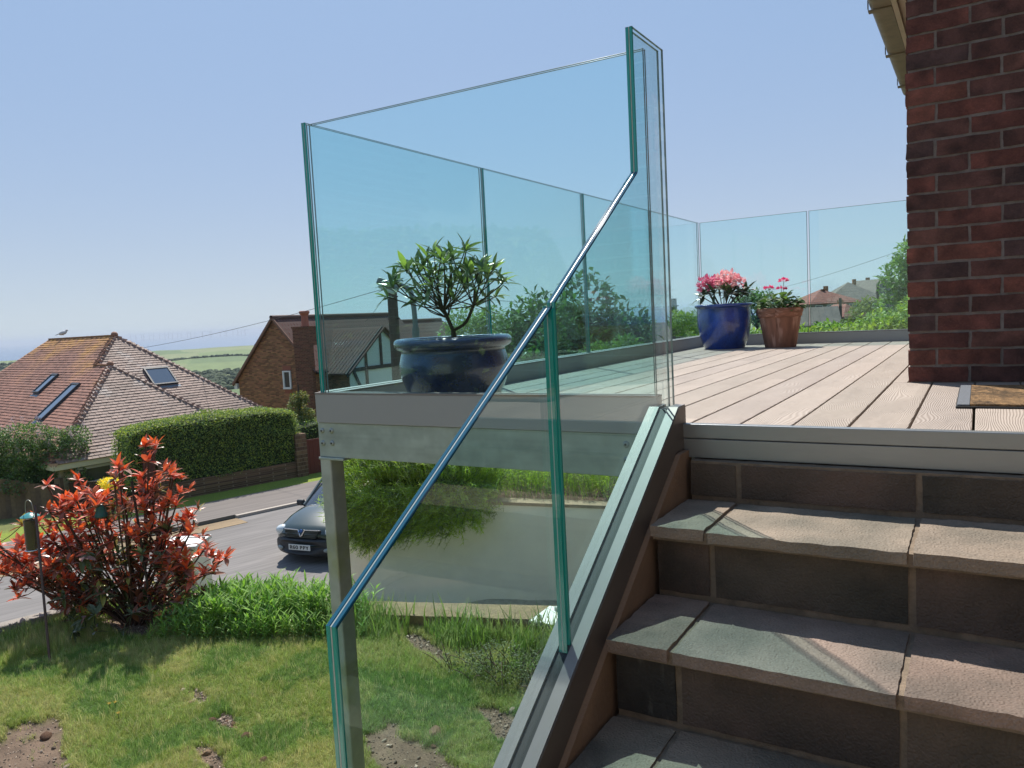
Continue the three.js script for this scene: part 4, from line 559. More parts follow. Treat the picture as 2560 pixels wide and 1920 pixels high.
{ // bird feeders on poles
  const green = std({ color: C(0.02, 0.10, 0.09), roughness: 0.35 }), seedM = std({ map: mottle([0.33, 0.29, 0.22], 0.3, 40, 256, 0.2, 47), roughness: 0.9 }), clear = phy({ color: C(0.93, 0.95, 0.94), transmission: 1, roughness: 0, thickness: 0, side: THREE.DoubleSide });
  const b1 = V(-4.36, gh(-4.36, -2.13), -2.13), p1 = thing('feeder_pole', 'thin rusty pole leaning left with the seed tube feeder beside the lawn', 'pole', b1.toArray());
  const top1 = V(-4.83, -0.97, -2.37).sub(b1); part(p1, 'rod', tube([V(0, -0.1, 0), top1.clone().multiplyScalar(0.5), top1], 0.0075, 8, 8), std({ color: C(0.09, 0.055, 0.045), roughness: 0.7 }));
  const c = V(-4.86, -1.235, -2.35), f = thing('bird_feeder', 'clear tube bird feeder full of seed with a green cap on the leaning pole', 'bird feeder', c.toArray());
  part(f, 'tube', new THREE.CylinderGeometry(0.04, 0.04, 0.20, 24, 1, true).translate(0, 0.1, 0), clear); part(f, 'seed', new THREE.CylinderGeometry(0.0375, 0.0375, 0.178, 20).translate(0, 0.091, 0), seedM);
  part(f, 'cap', lathe([[0.001, 0.226], [0.02, 0.222], [0.045, 0.208], [0.05, 0.2], [0.001, 0.199]], 24), std({ color: C(0.05, 0.26, 0.27), roughness: 0.3 })); part(f, 'base_ring', new THREE.TorusGeometry(0.043, 0.004, 8, 24).rotateX(Math.PI / 2), M.chrome);
  part(f, 'perch', merge([tube([V(-0.07, 0.0, 0), V(0, 0.004, 0), V(0.08, 0.008, 0)], 0.003, 4, 6), new THREE.TorusGeometry(0.018, 0.003, 6, 14).rotateX(1.3).translate(0.085, 0.012, 0)]), M.chrome);
  part(f, 'handle', tube([V(-0.042, 0.2, 0), V(-0.043, 0.255, 0), V(-0.03, 0.29, 0), V(0, 0.302, 0), V(0.03, 0.29, 0), V(0.043, 0.255, 0), V(0.042, 0.2, 0)], 0.0025, 24, 6), std({ color: C(0.35, 0.34, 0.28), metalness: 0.6, roughness: 0.4 }));
  const b2 = RF(-2.285, 4.62, 0); b2.y = gh(b2.x, b2.z); const p2 = thing('feeder_pole', 'thin dark pole standing inside the red shrub', 'pole', b2.toArray()); part(p2, 'rod', tube([V(0, -0.1, 0), V(-0.03, 0.45, 0.01), V(-0.06, 0.92, 0.02)], 0.008, 8, 8), std({ color: C(0.04, 0.03, 0.03), roughness: 0.6 }));
  const c2 = V(-4.51, -1.19, -2.58), f2 = thing('bird_feeder', 'wire cage bird feeder with a dark green dome inside the red shrub', 'bird feeder', c2.toArray());
  part(f2, 'dome', lathe([[0.001, 0.21], [0.02, 0.2], [0.03, 0.16], [0.036, 0.13], [0.001, 0.129]], 20), green); const ws = []; for (let i = 0; i < 9; i++) { const a = i * 0.698; ws.push(tube([V(Math.cos(a) * 0.03, 0, Math.sin(a) * 0.03), V(Math.cos(a) * 0.03, 0.065, Math.sin(a) * 0.03), V(Math.cos(a) * 0.03, 0.13, Math.sin(a) * 0.03)], 0.0015, 3, 4)); } for (let k = 0; k < 5; k++) ws.push(new THREE.TorusGeometry(0.03, 0.0015, 4, 18).rotateX(Math.PI / 2).translate(0, k * 0.032, 0)); part(f2, 'cage', merge(ws), std({ color: C(0.06, 0.05, 0.04), metalness: 0.5, roughness: 0.5 }));
}
{ // white rendered pier behind the shrub
  const p = RF(-2.50, 5.6, 0), t = thing('rendered_pier', 'pale rendered gate pier half hidden behind the red shrub', 'pier', [p.x, 0, p.z], YAW);
  part(t, 'shaft', box(-0.14, 0.14, -3.0, -1.55, -0.14, 0.14, 0.01), M.render); part(t, 'cap', box(-0.155, 0.155, -1.549, -1.52, -0.155, 0.155, 0.006), M.white);
  const q = RF(-2.1, 5.05, 0), b = thing('tub', 'round white plastic tub on the ground behind the red shrub', 'tub', [q.x, gh(q.x, q.z) - 0.02, q.z]); part(b, 'body', lathe([[0.001, 0.0], [0.10, 0.0], [0.105, 0.01], [0.125, 0.2], [0.135, 0.21], [0.135, 0.225], [0.12, 0.222], [0.10, 0.05]], 32), M.white);
}
{ // stones
  const mats = [[0.60, 0.50, 0.40], [0.50, 0.39, 0.30], [0.72, 0.66, 0.58], [0.42, 0.31, 0.24]].map((c, i) => std({ map: mottle(c, 0.15, 8, 128, 0.1, 300 + i), roughness: 1, bumpMap: fineBump, bumpScale: 0.004 }));
  const geos = [0, 1, 2, 3].map((i) => toCreasedNormals(muv(rough(new THREE.IcosahedronGeometry(1, 2), 0.34, 1.1, 400 + i * 3)), 0.5));
  const rock = (label, x, z, s, mi, group) => { const m = single('stone', label, 'stone', geos[mi % 4], mats[mi], group); m.scale.set(s * rr(0.9, 1.3), s * rr(0.55, 0.8), s * rr(0.8, 1.1)); m.rotation.set(rr(-0.3, 0.3), rnd() * 6, rr(-0.3, 0.3)); m.position.set(x, gh(x, z) + s * 0.2, z); return m; };
  rock('brown square stone lying alone on the lawn right of centre', -2.76, -2.13, 0.026, 3); rock('dark round stone on the lawn just left of the steel post', -2.53, -2.02, 0.022, 3); rock('dark stone at the left edge of the bare soil beside the lawn', -3.62, -1.72, 0.024, 3); rock('pale tan stone at the edge of the soil under the stair glass', -2.02, -2.52, 0.03, 0);
  for (let i = 0; i < 44; i++) { const P = pick(PATCH.slice(0, 6)), a = rnd() * 6.28, r = Math.sqrt(rnd()) * 1.15, x = P[0] + Math.cos(a) * P[2] * r, z = P[1] + Math.sin(a) * P[2] * r * 0.5; rock('small rough stone lying loose on the bare soil of the lawn', x, z, rr(0.007, 0.018), Math.floor(rnd() * 4), 'small stones on the bare soil'); }
  const ms = [], cs = []; for (let i = 0; i < 9500; i++) { const P = pick(PATCH), a = rnd() * 6.28, r = Math.sqrt(rnd()) * 1.2, x = P[0] + Math.cos(a) * P[2] * r, z = P[1] + Math.sin(a) * P[2] * r * 0.6; if (dirt(x, z) < 0.15) continue; const s = rr(0.0015, 0.0045) * (rnd() < 0.08 ? 2.6 : 1); ms.push(new THREE.Matrix4().compose(V(x, gh(x, z) + s * 0.2, z), new THREE.Quaternion().setFromEuler(new THREE.Euler(rnd() * 6, rnd() * 6, rnd() * 6)), V(s, s * 0.7, s))); const k = rnd() < 0.15 ? rr(0.35, 0.6) : rr(0.10, 0.32); cs.push(C(k * 1.1, k * 0.86, k * 0.66)); }
  const o = stuff(scene, 'gravel', geos[0], std({ roughness: 1 }), ms, cs); tag(o, 'loose grit and crumbs of soil on the bare patches of lawn', 'gravel');
  // turned clods at the hole
  for (const [x, z, s, l] of [[-3.33, -1.40, 0.06, 'large tan clod of earth at the lower left of the hole'], [-3.17, -1.40, 0.045, 'crumbly tan clod of earth in front of the small hole']]) rock(l, x, z, s, 0);
  const yel = leafMat(C(0.75, 0.42, 0.01), 0, 0.3); [['dandelion flower leaning left of the pair', -3.55, -1.98], ['dandelion flower touching its neighbour in the lawn', -3.535, -2.0], ['single dandelion flower nearest the bare soil', -3.43, -1.95]].forEach(([l, x, z]) => { const t = thing('dandelion', l, 'flower', [x, gh(x, z), z]); const ms2 = []; for (let i = 0; i < 34; i++) { const a = i * 2.399; ms2.push(aim(V(0, 0.045, 0), V(Math.cos(a), rr(0.1, 0.7), Math.sin(a)), 0, 0.013)); } stuff(t, 'petals', leafGeo(1, 0.3, 0.2, 0.1, 1), yel, ms2); part(t, 'stalk', new THREE.CylinderGeometry(0.0015, 0.0015, 0.05, 5).translate(0, 0.022, 0), leafMat(C(0.1, 0.15, 0.04), 0, 0)); });
  { const x = -2.93, z = -1.62, t = thing('broad_leaved_weed', 'small broad leaved green weed at the bottom edge of the lawn', 'weed', [x, gh(x, z), z]); for (let i = 0; i < 9; i++) { const o = shade(new THREE.Mesh(leafGeo(1, 0.5, 0.3, 0.3, 4), leafMat(C(0.09, 0.2, 0.025), 0.2, 0.4))); o.name = 'leaf'; const a = i * 0.7 + rr(-0.2, 0.2); o.applyMatrix4(aim(V(0, 0.01, 0), V(Math.cos(a), rr(0.4, 1.1), Math.sin(a)), 0, rr(0.05, 0.075))); t.add(o); } }
}
// ---------- the bungalow across the road ----------
const DSP = (px, py, f) => RF((px - 1106) / 1662 * f, f, (743 - 0.0516 * px - py) / 1662 * f);
function inside(p, poly) { let c = false; for (let i = 0, j = poly.length - 1; i < poly.length; j = i++) { const [a, b] = poly[i], [d, e] = poly[j]; if ((b > p[1]) !== (e > p[1]) && p[0] < (d - a) * (p[1] - b) / (e - b) + a) c = !c; } return c; }
// lay tiles in courses on a planar polygon whose first edge runs along the eave
function tiles(parent, pts, geo, w, gauge, mat, color, lift = 0.012, stag = 0.5) {
  const o = pts[0], e = pts[1].clone().sub(o).normalize(), n0 = V(); for (let i = 0; i < pts.length; i++) { const a = pts[i].clone().sub(o), b = pts[(i + 1) % pts.length].clone().sub(o); n0.add(a.cross(b)); } n0.normalize(); if (n0.y < 0) n0.negate();
  const s = n0.clone().cross(e).normalize(); if (s.y < 0) s.negate();
  const q = pts.map((p) => { const d = p.clone().sub(o); return [d.dot(e), d.dot(s)]; }), lo = Math.min(...q.map((a) => a[0])), hi = Math.max(...q.map((a) => a[0])), top = Math.max(...q.map((a) => a[1]));
  const right = e.clone(), down = s.clone().negate(); if (right.clone().cross(n0).dot(down) > 0 === false) { } const x = n0.clone().cross(down); // x, n, down right handed
  const B = new THREE.Matrix4().makeBasis(x, n0, down), ms = [], cs = [];
  for (let r = 0; r * gauge < top; r++) for (let u = lo + (r % 2) * w * stag; u < hi + w; u += w) { const v = (r + 0.5) * gauge; if (!inside([u, v], q)) continue; const p = o.clone().addScaledVector(e, u).addScaledVector(s, v).addScaledVector(n0, lift + rr(-0.002, 0.003)); ms.push(B.clone().multiply(new THREE.Matrix4().makeRotationZ(rr(-0.03, 0.03))).multiply(new THREE.Matrix4().makeRotationX(rr(-0.035, 0.02))).setPosition(p)); cs.push(color(p, v / top, u)); }
  return stuff(parent, 'roof_tiles', geo, mat, ms, cs);
}
{
  const O = V(-23.913, 0, -12.536), ang = -1.426, p = 0.835, c = -3.489, du = 1.113, vc = 3.078, va = 4.338, ridge = 6.2;
  const u = V(Math.sin(ang), 0, -Math.cos(ang)), v = V(Math.cos(ang), 0, Math.sin(ang)), Q = (a, b, h) => O.clone().addScaledVector(u, a).addScaledVector(v, b).add(V(0, c + p * h, 0));
  const e = 0.22, ue = 2 * va + du + ridge;
  const A = Q(va + du, va, va), A2 = Q(va + du + ridge, va, va), B = Q(vc + du, vc, vc), Cc = Q(vc, vc, vc), D = Q(-e, -e, -e), E2 = Q(-e, 2 * vc + e, -e), F = Q(du - e, 2 * vc + e, -e), G = Q(du - e, 2 * va + e, -e), H = Q(ue + e, 2 * va + e, -e), L0 = Q(ue + e, -e, -e);
  const t = thing('bungalow', 'bungalow across the road with hipped reddish tile roof, skylights and orange lichen', 'house', [0, 0, 0]);
  const under = std({ color: C(0.07, 0.045, 0.04), roughness: 1 }), dn = V(0, -0.07, 0);
  part(t, 'roof', merge([[D, L0, A2, A, B, Cc], [E2, D, Cc], [F, E2, Cc, B], [G, F, B, A], [H, G, A, A2], [L0, H, A2]].map((f) => prism(f, dn))), under);
  const tw = 0.2, ga = 0.135, tg = new THREE.BoxGeometry(tw * 0.955, 0.03, ga * 1.5, 1, 1, 1); tg.applyMatrix4(new THREE.Matrix4().makeRotationX(-0.13)); tg.translate(0, 0.014, 0.02);
  const tm = std({ roughness: 0.72 });
  const redT = (q, k, uu) => { const n = fbm(uu * 0.8 + 9, k * 7, 0, 3, 301), li = sstep(k + (n - 0.5) * 0.7, 0.62, 1.0) * 0.95 * Math.sqrt(rnd()), c0 = C(0.27, 0.125, 0.085).multiplyScalar(0.72 + 0.5 * n + rr(-0.18, 0.2)); return c0.lerp(C(0.42, 0.21, 0.045), li); };
  const greyT = (q, k, uu) => { const n = fbm(uu * 1.1 + 3, k * 9, 0, 4, 305), c0 = C(0.25, 0.165, 0.13).multiplyScalar(0.72 + 0.6 * n + rr(-0.16, 0.18)); const w = sstep(fbm(uu * 1.5, k * 6 + 4, 0, 3, 308), 0.52, 0.7) * rnd(); return c0.lerp(C(0.42, 0.36, 0.32), w * 0.6); };
  tiles(t, [D, L0, A2, A, B, Cc], tg, tw, ga, tm, redT); tiles(t, [E2, D, Cc], tg, tw, ga, tm, greyT); tiles(t, [G, F, B, A], tg, tw, ga, tm, greyT);
  // ridge and bonnet hip tiles, each one a piece
  const bon = new THREE.CylinderGeometry(0.10, 0.14, 0.2, 8, 1, false, -Math.PI / 2, Math.PI); bon.rotateX(Math.PI / 2); const bonT = [];
  const hipM = [C(0.42, 0.26, 0.20), C(0.36, 0.21, 0.16), C(0.47, 0.31, 0.25)].map((k) => std({ color: k, roughness: 0.5, side: THREE.DoubleSide })), ridM = [C(0.26, 0.12, 0.07), C(0.30, 0.15, 0.07)].map((k) => std({ color: k, roughness: 0.7, side: THREE.DoubleSide }));
  const hip = (a, b, step, name, mats, tilt) => { const d = b.clone().sub(a), n = Math.max(1, Math.floor(d.length() / step)); for (let i = 0; i < n; i++) { const q = a.clone().lerp(b, (i + 0.5) / n).add(V(0, 0.028, 0)); const m = part(t, name, bon, mats[i % mats.length]); const z = d.clone().normalize(), x = V(0, 1, 0).cross(z).normalize(), y = z.clone().cross(x); m.applyMatrix4(new THREE.Matrix4().makeBasis(x, y, z).multiply(new THREE.Matrix4().makeRotationX(tilt)).multiply(new THREE.Matrix4().makeScale(1, 1, step * 1.3 / 0.2)).setPosition(q)); } };
  hip(D, Cc, 0.22, 'hip_tile', hipM, 0.26); hip(E2, Cc, 0.22, 'hip_tile', hipM, 0.26); hip(B, A, 0.22, 'hip_tile', hipM, 0.26); hip(G, A, 0.22, 'hip_tile', hipM, 0.26);
  hip(A2, A, 0.42, 'ridge_tile', ridM, 0.01); hip(B, Cc, 0.42, 'ridge_tile', ridM, 0.01);
  part(t, 'ridge_end', new THREE.SphereGeometry(0.13, 12, 8), ridM[0]).position.copy(A).add(V(0, 0.02, 0)); part(t, 'ridge_end', new THREE.SphereGeometry(0.12, 12, 8), ridM[0]).position.copy(Cc).add(V(0, 0.02, 0));
  // skylights
  const dark = std({ color: C(0.05, 0.05, 0.055), roughness: 0.45 }), sglass = phy({ color: C(0.05, 0.07, 0.10), roughness: 0.04, clearcoat: 1, clearcoatRoughness: 0.02, specularIntensity: 1, ior: 1.9 }), flash = std({ color: C(0.16, 0.19, 0.22), roughness: 0.4, metalness: 0.4 });
  const sky = (cen, along, down, w, h, label) => { // cen on the plane
    const n = along.clone().cross(down); if (n.y < 0) n.negate(); const x = n.clone().cross(down), M4 = new THREE.Matrix4().makeBasis(x, n, down).setPosition(cen.clone().addScaledVector(n, 0.03)); const ff = 0.055;
    const fr = part(t, 'skylight', merge([box(-w / 2, -w / 2 + ff, 0, 0.1, -h / 2, h / 2), box(w / 2 - ff, w / 2, 0, 0.1, -h / 2, h / 2), box(-w / 2 + ff, w / 2 - ff, 0, 0.1, -h / 2, -h / 2 + ff * 1.6), box(-w / 2 + ff, w / 2 - ff, 0, 0.1, h / 2 - ff, h / 2)]), dark, label); fr.applyMatrix4(M4);
    part(fr, 'pane', box(-w / 2 + ff, w / 2 - ff, 0.06, 0.075, -h / 2 + ff * 1.6, h / 2 - ff), sglass); part(fr, 'flashing', box(-w / 2 - 0.06, w / 2 + 0.06, 0.0, 0.02, h / 2 + 0.001, h / 2 + 0.17), flash); };
  const sl = Math.sqrt(1 + p * p), dL = v.clone().negate().add(V(0, -p, 0)).divideScalar(sl), dR = u.clone().negate().add(V(0, -p, 0)).divideScalar(sl);
  const onL = (a, b) => Q(a, b, b), onR1 = (a, b) => Q(a, b, a - du);
  sky(onL(3.95, 1.62), u, dL, 0.66, 1.75, 'long narrow skylight in the red roof slope'); sky(onL(6.7, 2.25), u, dL, 0.6, 1.0, 'smaller skylight further left in the red roof slope'); sky(onR1(du + 2.32, 5.0), v, dR, 0.95, 0.98, 'square skylight in the grey roof slope');
  // walls and fascias
  const wm = std({ map: mottle([0.70, 0.64, 0.52], 0.06, 6, 256, 1.5, 51), roughness: 0.9 }), cream = std({ color: C(0.62, 0.55, 0.36), roughness: 0.6 });
  const prismP = (pl, y0, y1) => prism(pl.map(([a, b]) => { const q = Q(a, b, 0); q.y = y0; return q; }), V(0, y1 - y0, 0));
  part(t, 'wall', prismP([[0.02, 0.02], [ue, 0.02], [ue, 2 * va], [du, 2 * va], [du, 2 * vc], [0.02, 2 * vc]], -8, c - 0.2), wm);
  const yF = c + p * -e; part(t, 'fascia', merge([bar(Q(-e - 0.02, -e, 0).setY(yF - 0.09), Q(-e - 0.02, 2 * vc + e, 0).setY(yF - 0.09), 0.03, 0.2), bar(Q(-e, -e - 0.02, 0).setY(yF - 0.09), Q(ue, -e - 0.02, 0).setY(yF - 0.09), 0.03, 0.2)]), cream);
  const wf = std({ color: C(0.72, 0.74, 0.74), roughness: 0.4 }), wg = phy({ color: C(0.10, 0.10, 0.08), roughness: 0.05, clearcoat: 1 });
  for (const [b0, b1, y0, y1] of [[0.5, 1.5, -5.4, -3.95], [1.75, 2.7, -5.4, -3.95], [2.95, 4.4, -5.3, -3.95]]) {
    const q0 = Q(-0.01, b0, 0), q1 = Q(-0.01, b1, 0), yy = (q, y) => q.clone().setY(y); const w = part(t, 'window', merge([bar(yy(q0, y0), yy(q0, y1), 0.07, 0.07), bar(yy(q1, y0), yy(q1, y1), 0.07, 0.07), bar(yy(q0, y0), yy(q1, y0), 0.08, 0.08), bar(yy(q0, y1), yy(q1, y1), 0.08, 0.08), bar(yy(q0, lerp(y0, y1, 0.68)), yy(q1, lerp(y0, y1, 0.68)), 0.06, 0.06)]), wf); part(w, 'pane', prism([yy(q0, y0), yy(q1, y0), yy(q1, y1), yy(q0, y1)], u.clone().multiplyScalar(0.012)), wg);
  }
  const bp = A2.clone().lerp(A, 0.2).add(V(0, 0.13, 0)), bird = thing('pigeon', 'pale pigeon perched on the left end of the bungalow ridge', 'bird', bp.toArray(), 0.9);
  const body = new THREE.SphereGeometry(1, 18, 12).scale(0.17, 0.085, 0.08); body.rotateZ(0.3); part(bird, 'body', merge([body.translate(0, 0.10, 0), new THREE.SphereGeometry(0.05, 12, 10).translate(0.155, 0.205, 0), new THREE.ConeGeometry(0.014, 0.05, 6).rotateZ(-1.7).translate(0.215, 0.20, 0), taper(V(0.10, 0.13, 0), V(0.152, 0.20, 0), 0.055, 0.035, 8)]), std({ color: C(0.55, 0.53, 0.52) })); part(bird, 'tail', new THREE.BoxGeometry(0.17, 0.02, 0.06).rotateZ(0.35).translate(-0.20, 0.045, 0), std({ color: C(0.22, 0.21, 0.21) })); part(bird, 'leg', taper(V(0.01, 0, 0.02), V(0.0, 0.06, 0.02), 0.008, 0.008, 5), std({ color: C(0.4, 0.12, 0.1) })); part(bird, 'leg', taper(V(0.01, 0, -0.02), V(0.0, 0.06, -0.02), 0.008, 0.008, 5), std({ color: C(0.4, 0.12, 0.1) }));
}
// ---------- hedges, walls and fences along the far pavement ----------
const bricksMat = (base, s) => { const cw = 0.225, chh = 0.075; return std({ map: ctex(512, [cw * 8, chh * 16], (u, v) => { const y = v * 16, r = Math.floor(y), x = u * 8 + (r % 2) * 0.5, k = Math.floor(x) % 8, fx = x - Math.floor(x), fy = y - r; if (fx < 0.045 || fy < 0.13) return [0.55, 0.47, 0.38].map((q) => q * (0.85 + 0.2 * noise(u * 90, v * 90, 90, s))); const h = hash(k, r, s), m = 0.78 + 0.38 * h + 0.12 * (noise(u * 128, v * 128, 128, s + 1) - 0.5); return [base[0] * m, base[1] * m * (0.95 + 0.1 * hash(k, r, s + 5)), base[2] * m]; }), bumpMap: htex(512, [cw * 8, chh * 16], (u, v) => { const y = v * 16, r = Math.floor(y), x = u * 8 + (r % 2) * 0.5, fx = x - Math.floor(x), fy = y - r; return fx < 0.045 || fy < 0.13 ? 0 : 0.8 + 0.2 * noise(u * 100, v * 100, 100, s); }), bumpScale: 0.012, roughness: 0.92 }); };
const brickTan = bricksMat([0.60, 0.42, 0.29], 321), brickRed = bricksMat([0.56, 0.32, 0.22], 331);
function hedge(name, label, s0, s1, t0, t1, yb, yt, n, leaf, colors, topCol, round = 0.35) {
  const mid = fromRoad((s0 + s1) / 2, (t0 + t1) / 2, yb), o = thing(name, label, 'hedge', mid.toArray()), W = (s, t, y) => fromRoad(s, t, y).sub(mid).setY(y - yb);
  const H = yt - yb, g = new THREE.BoxGeometry(1, 1, 1, 20, 8, 10), P = g.attributes.position;
  const shape = (a, b, c) => { // a along, b up, c across, each -1..1, onto the hedge's rounded body
    const k = 1 - 0.10 * Math.pow(Math.abs(b > 0 ? b : 0), 3), al = Math.sign(a) * (Math.abs(a) - round * 0.12 * Math.pow(Math.max(0, b), 2) * Math.pow(Math.abs(a), 3)), t = lerp(t0, t1, 0.5 + 0.5 * al), w = 0.10 * (fbm(t * 1.3 + 40, b * 2 + c, 0, 3, 341) - 0.5);
    return W(lerp(s0, s1, 0.5 + 0.5 * c * k) + w * c * 2, t, yb + H * (0.5 + 0.5 * b) - H * 0.10 * Math.pow(Math.abs(a), 6) * (b > 0 ? b : 0) + w * (b > 0 ? 1.5 : 0) - H * 0.06 * c * c * (b > 0 ? b : 0)); };
  for (let i = 0; i < P.count; i++) { const q = shape(P.getX(i) * 1.93, P.getY(i) * 1.93, P.getZ(i) * 1.86); P.setXYZ(i, q.x, q.y, q.z); } g.computeVertexNormals(); part(o, 'twigs', g, std({ color: C(0.03, 0.045, 0.015), roughness: 1 }));
  const ms = [], cs = []; for (let i = 0; i < n; i++) { const f = rnd(); let a = rr(-1, 1), b = rr(-1, 1), c = rr(-1, 1); if (f < 0.45) c = 1; else if (f < 0.8) b = 1; else if (f < 0.9) a = rnd() < 0.5 ? -1 : 1; else c = -1; const q = shape(a, b, c), d = q.clone().sub(shape(a * 0.6, b * 0.6, c * 0.3)).normalize(), s = leaf * rr(0.7, 1.35); q.addScaledVector(d, rr(-0.07, 0.09) * (1 + (b > 0.95 ? 0.7 : 0))); ms.push(aim(q, d.multiplyScalar(0.5).add(rdir()), gauss(), s)); cs.push(tint(rnd() < 0.5 ? topCol : colors, 0.25).multiplyScalar(FOL)); }
  stuff(o, 'foliage', bit, M.leaf, ms, cs); return o;
}
hedge('hedge', 'long clipped green hedge on a low brick wall across the road', -25.6, -24.25, 6.55, 12.0, -4.5, -2.62, 26000, 0.062, [C(0.06, 0.105, 0.018), C(0.075, 0.125, 0.022), C(0.05, 0.085, 0.017)], [C(0.16, 0.20, 0.022), C(0.19, 0.22, 0.03), C(0.14, 0.18, 0.02)]);
{
  const W = (s0, s1, t0, t1, y0, y1) => { const g = new THREE.BoxGeometry(s1 - s0, y1 - y0, t1 - t0); g.translate((s0 + s1) / 2, (y0 + y1) / 2, -(t0 + t1) / 2); muv(g); return g.applyMatrix4(new THREE.Matrix4().makeBasis(V(0.959, 0, 0.284), V(0, 1, 0), V(-0.284, 0, 0.959))); };
  const bw = bricksMat([0.42, 0.32, 0.235], 323), t = thing('garden_wall', 'low brown brick wall below the long clipped hedge', 'wall', [0, 0, 0]); part(t, 'wall', W(-24.4, -24.18, 7.75, 11.8, -5.3, -4.47), bw); part(t, 'pier', W(-24.5, -24.1, 7.35, 7.75, -5.3, -3.72), bw); part(t, 'pier', W(-24.5, -24.1, 11.8, 12.2, -5.3, -3.55), bw);
  const gp = thing('gate_post', 'dark red wooden post with a small plate left of the brick pier', 'gate post', [0, 0, 0]); part(gp, 'post', W(-24.45, -24.2, 6.95, 7.3, -5.3, -3.35), std({ map: mottle([0.36, 0.20, 0.16], 0.1, 6, 128, 1, 52) })); const plate = part(gp, 'number_plate', new THREE.CylinderGeometry(0.05, 0.05, 0.02, 16).rotateZ(Math.PI / 2), M.black); plate.position.copy(fromRoad(-24.18, 7.12, -3.55)); plate.rotation.y = -0.287;
  const rg = thing('garden_gate', 'reddish brown board gate right of the long hedge', 'gate', [0, 0, 0]), gm = std({ map: mottle([0.40, 0.19, 0.145], 0.08, 6, 128, 1, 53), roughness: 0.7 }); for (let i = 0; i < 11; i++) part(rg, 'board', W(-24.32, -24.27, 12.22 + i * 0.15, 12.365 + i * 0.15, -5.1, -3.86 + i * 0.012), gm); part(rg, 'rail', W(-24.27, -24.25, 12.22, 13.86, -3.88, -3.80), gm);
  const dw = thing('garden_wall', 'dark brick wall behind the parked car across the road', 'wall', [0, 0, 0]); part(dw, 'wall', W(-24.4, -24.15, 13.9, 26, -5.3, -3.65), bricksMat([0.26, 0.19, 0.15], 325));
  // left: gate and fence under the lilac
  const bf = thing('board_fence', 'tan board fence with a sagging top under the pink flowered bush', 'fence', [0, 0, 0]), bm = [0, 1, 2].map((i) => std({ map: mottle([[0.46, 0.37, 0.27], [0.42, 0.34, 0.26], [0.49, 0.40, 0.29]][i], 0.14, 8, 128, 0.6, 54 + i), roughness: 0.95 }));
  for (let i = 0; i < 17; i++) { const r = -16.6 + i * 0.155, a = RF(r, 23.0, 0), b = RF(r + 0.148, 23.0, 0), y1 = -4.02 - 0.26 * sstep(i, 4, 15) + 0.02 * (i % 2); part(bf, 'board', prism([a.clone().setY(-5.4), b.clone().setY(-5.4), b.clone().setY(y1), a.clone().setY(y1)], V(0.005, 0, -0.02)), bm[i % 3]); }
  const p2 = thing('gate_post', 'square brown timber post at the right end of the tan fence', 'gate post', RF(-13.82, 22.95, 0).toArray(), YAW); part(p2, 'post', box(-0.09, 0.09, -5.4, -4.1, -0.09, 0.09), bm[1]); part(p2, 'number_plate', box(-0.05, 0.05, -4.36, -4.26, 0.091, 0.1), M.black);
  const bg = thing('board_gate', 'dark brown boarded gate between the tan fence and the bungalow windows', 'gate', RF(-13.6, 23.1, 0).toArray(), YAW); for (let i = 0; i < 9; i++) part(bg, 'board', box(i * 0.15, i * 0.15 + 0.143, -5.4, -4.28, -0.02, 0.02), std({ map: bm[0].map, color: C(0.38, 0.34, 0.33), roughness: 0.9 }));
}
{ // lilac
  const c = RF(-14.55, 23.9, -3.3), t = thing('lilac_bush', 'rounded lilac bush covered in faded pink flowers above the tan fence', 'bush', [c.x, -5.4, c.z]), W = (r, f, y) => V(r * CY - f * SY, y, -(r * SY + f * CY));
  const bl = []; for (let i = 0; i < 36; i++) { const q = W(-1.75 + 0.52 * (i % 6) + rr(-0.1, 0.1), i < 24 ? rr(-0.55, -0.2) : rr(0.1, 0.6), 0.95 + 0.5 * (Math.floor(i / 6) % 4) + rr(-0.1, 0.15)); bl.push([q.x, q.y, q.z, rr(0.4, 0.62), rr(0.35, 0.5), rr(0.4, 0.62)]); } part(t, 'trunk', merge(bl.slice(0, 7).map((b) => taper(V(0, 0, 0), V(b[0], b[1], b[2]), 0.06, 0.02))), M.bark);
  crown(t, 'foliage', bl, 30000, 0.085, [C(0.05, 0.095, 0.02), C(0.08, 0.13, 0.022), C(0.04, 0.07, 0.018)], M.leaf, bit, 0.6);
  const ms = [], cs = []; for (let i = 0; i < 330; i++) { const b = pick(bl), d = rdir(); if (d.y < 0.0 || b[1] < 1.7 && rnd() < 0.7) continue; const p = V(b[0] + d.x * b[3] * 1.05, b[1] + d.y * b[4] * 1.1, b[2] + d.z * b[5] * 1.05), nb = 22; for (let k = 0; k < nb; k++) { const q = p.clone().add(V(gauss() * 0.045, k / nb * 0.2, gauss() * 0.045)); ms.push(aim(q, rdir(), gauss(), 0.045)); cs.push(tint([C(0.62, 0.44, 0.46), C(0.54, 0.40, 0.46), C(0.66, 0.52, 0.48)], 0.2)); } } stuff(t, 'blossom', bit, leafMat(C(1, 1, 1), 0, 0.3), ms, cs);
}
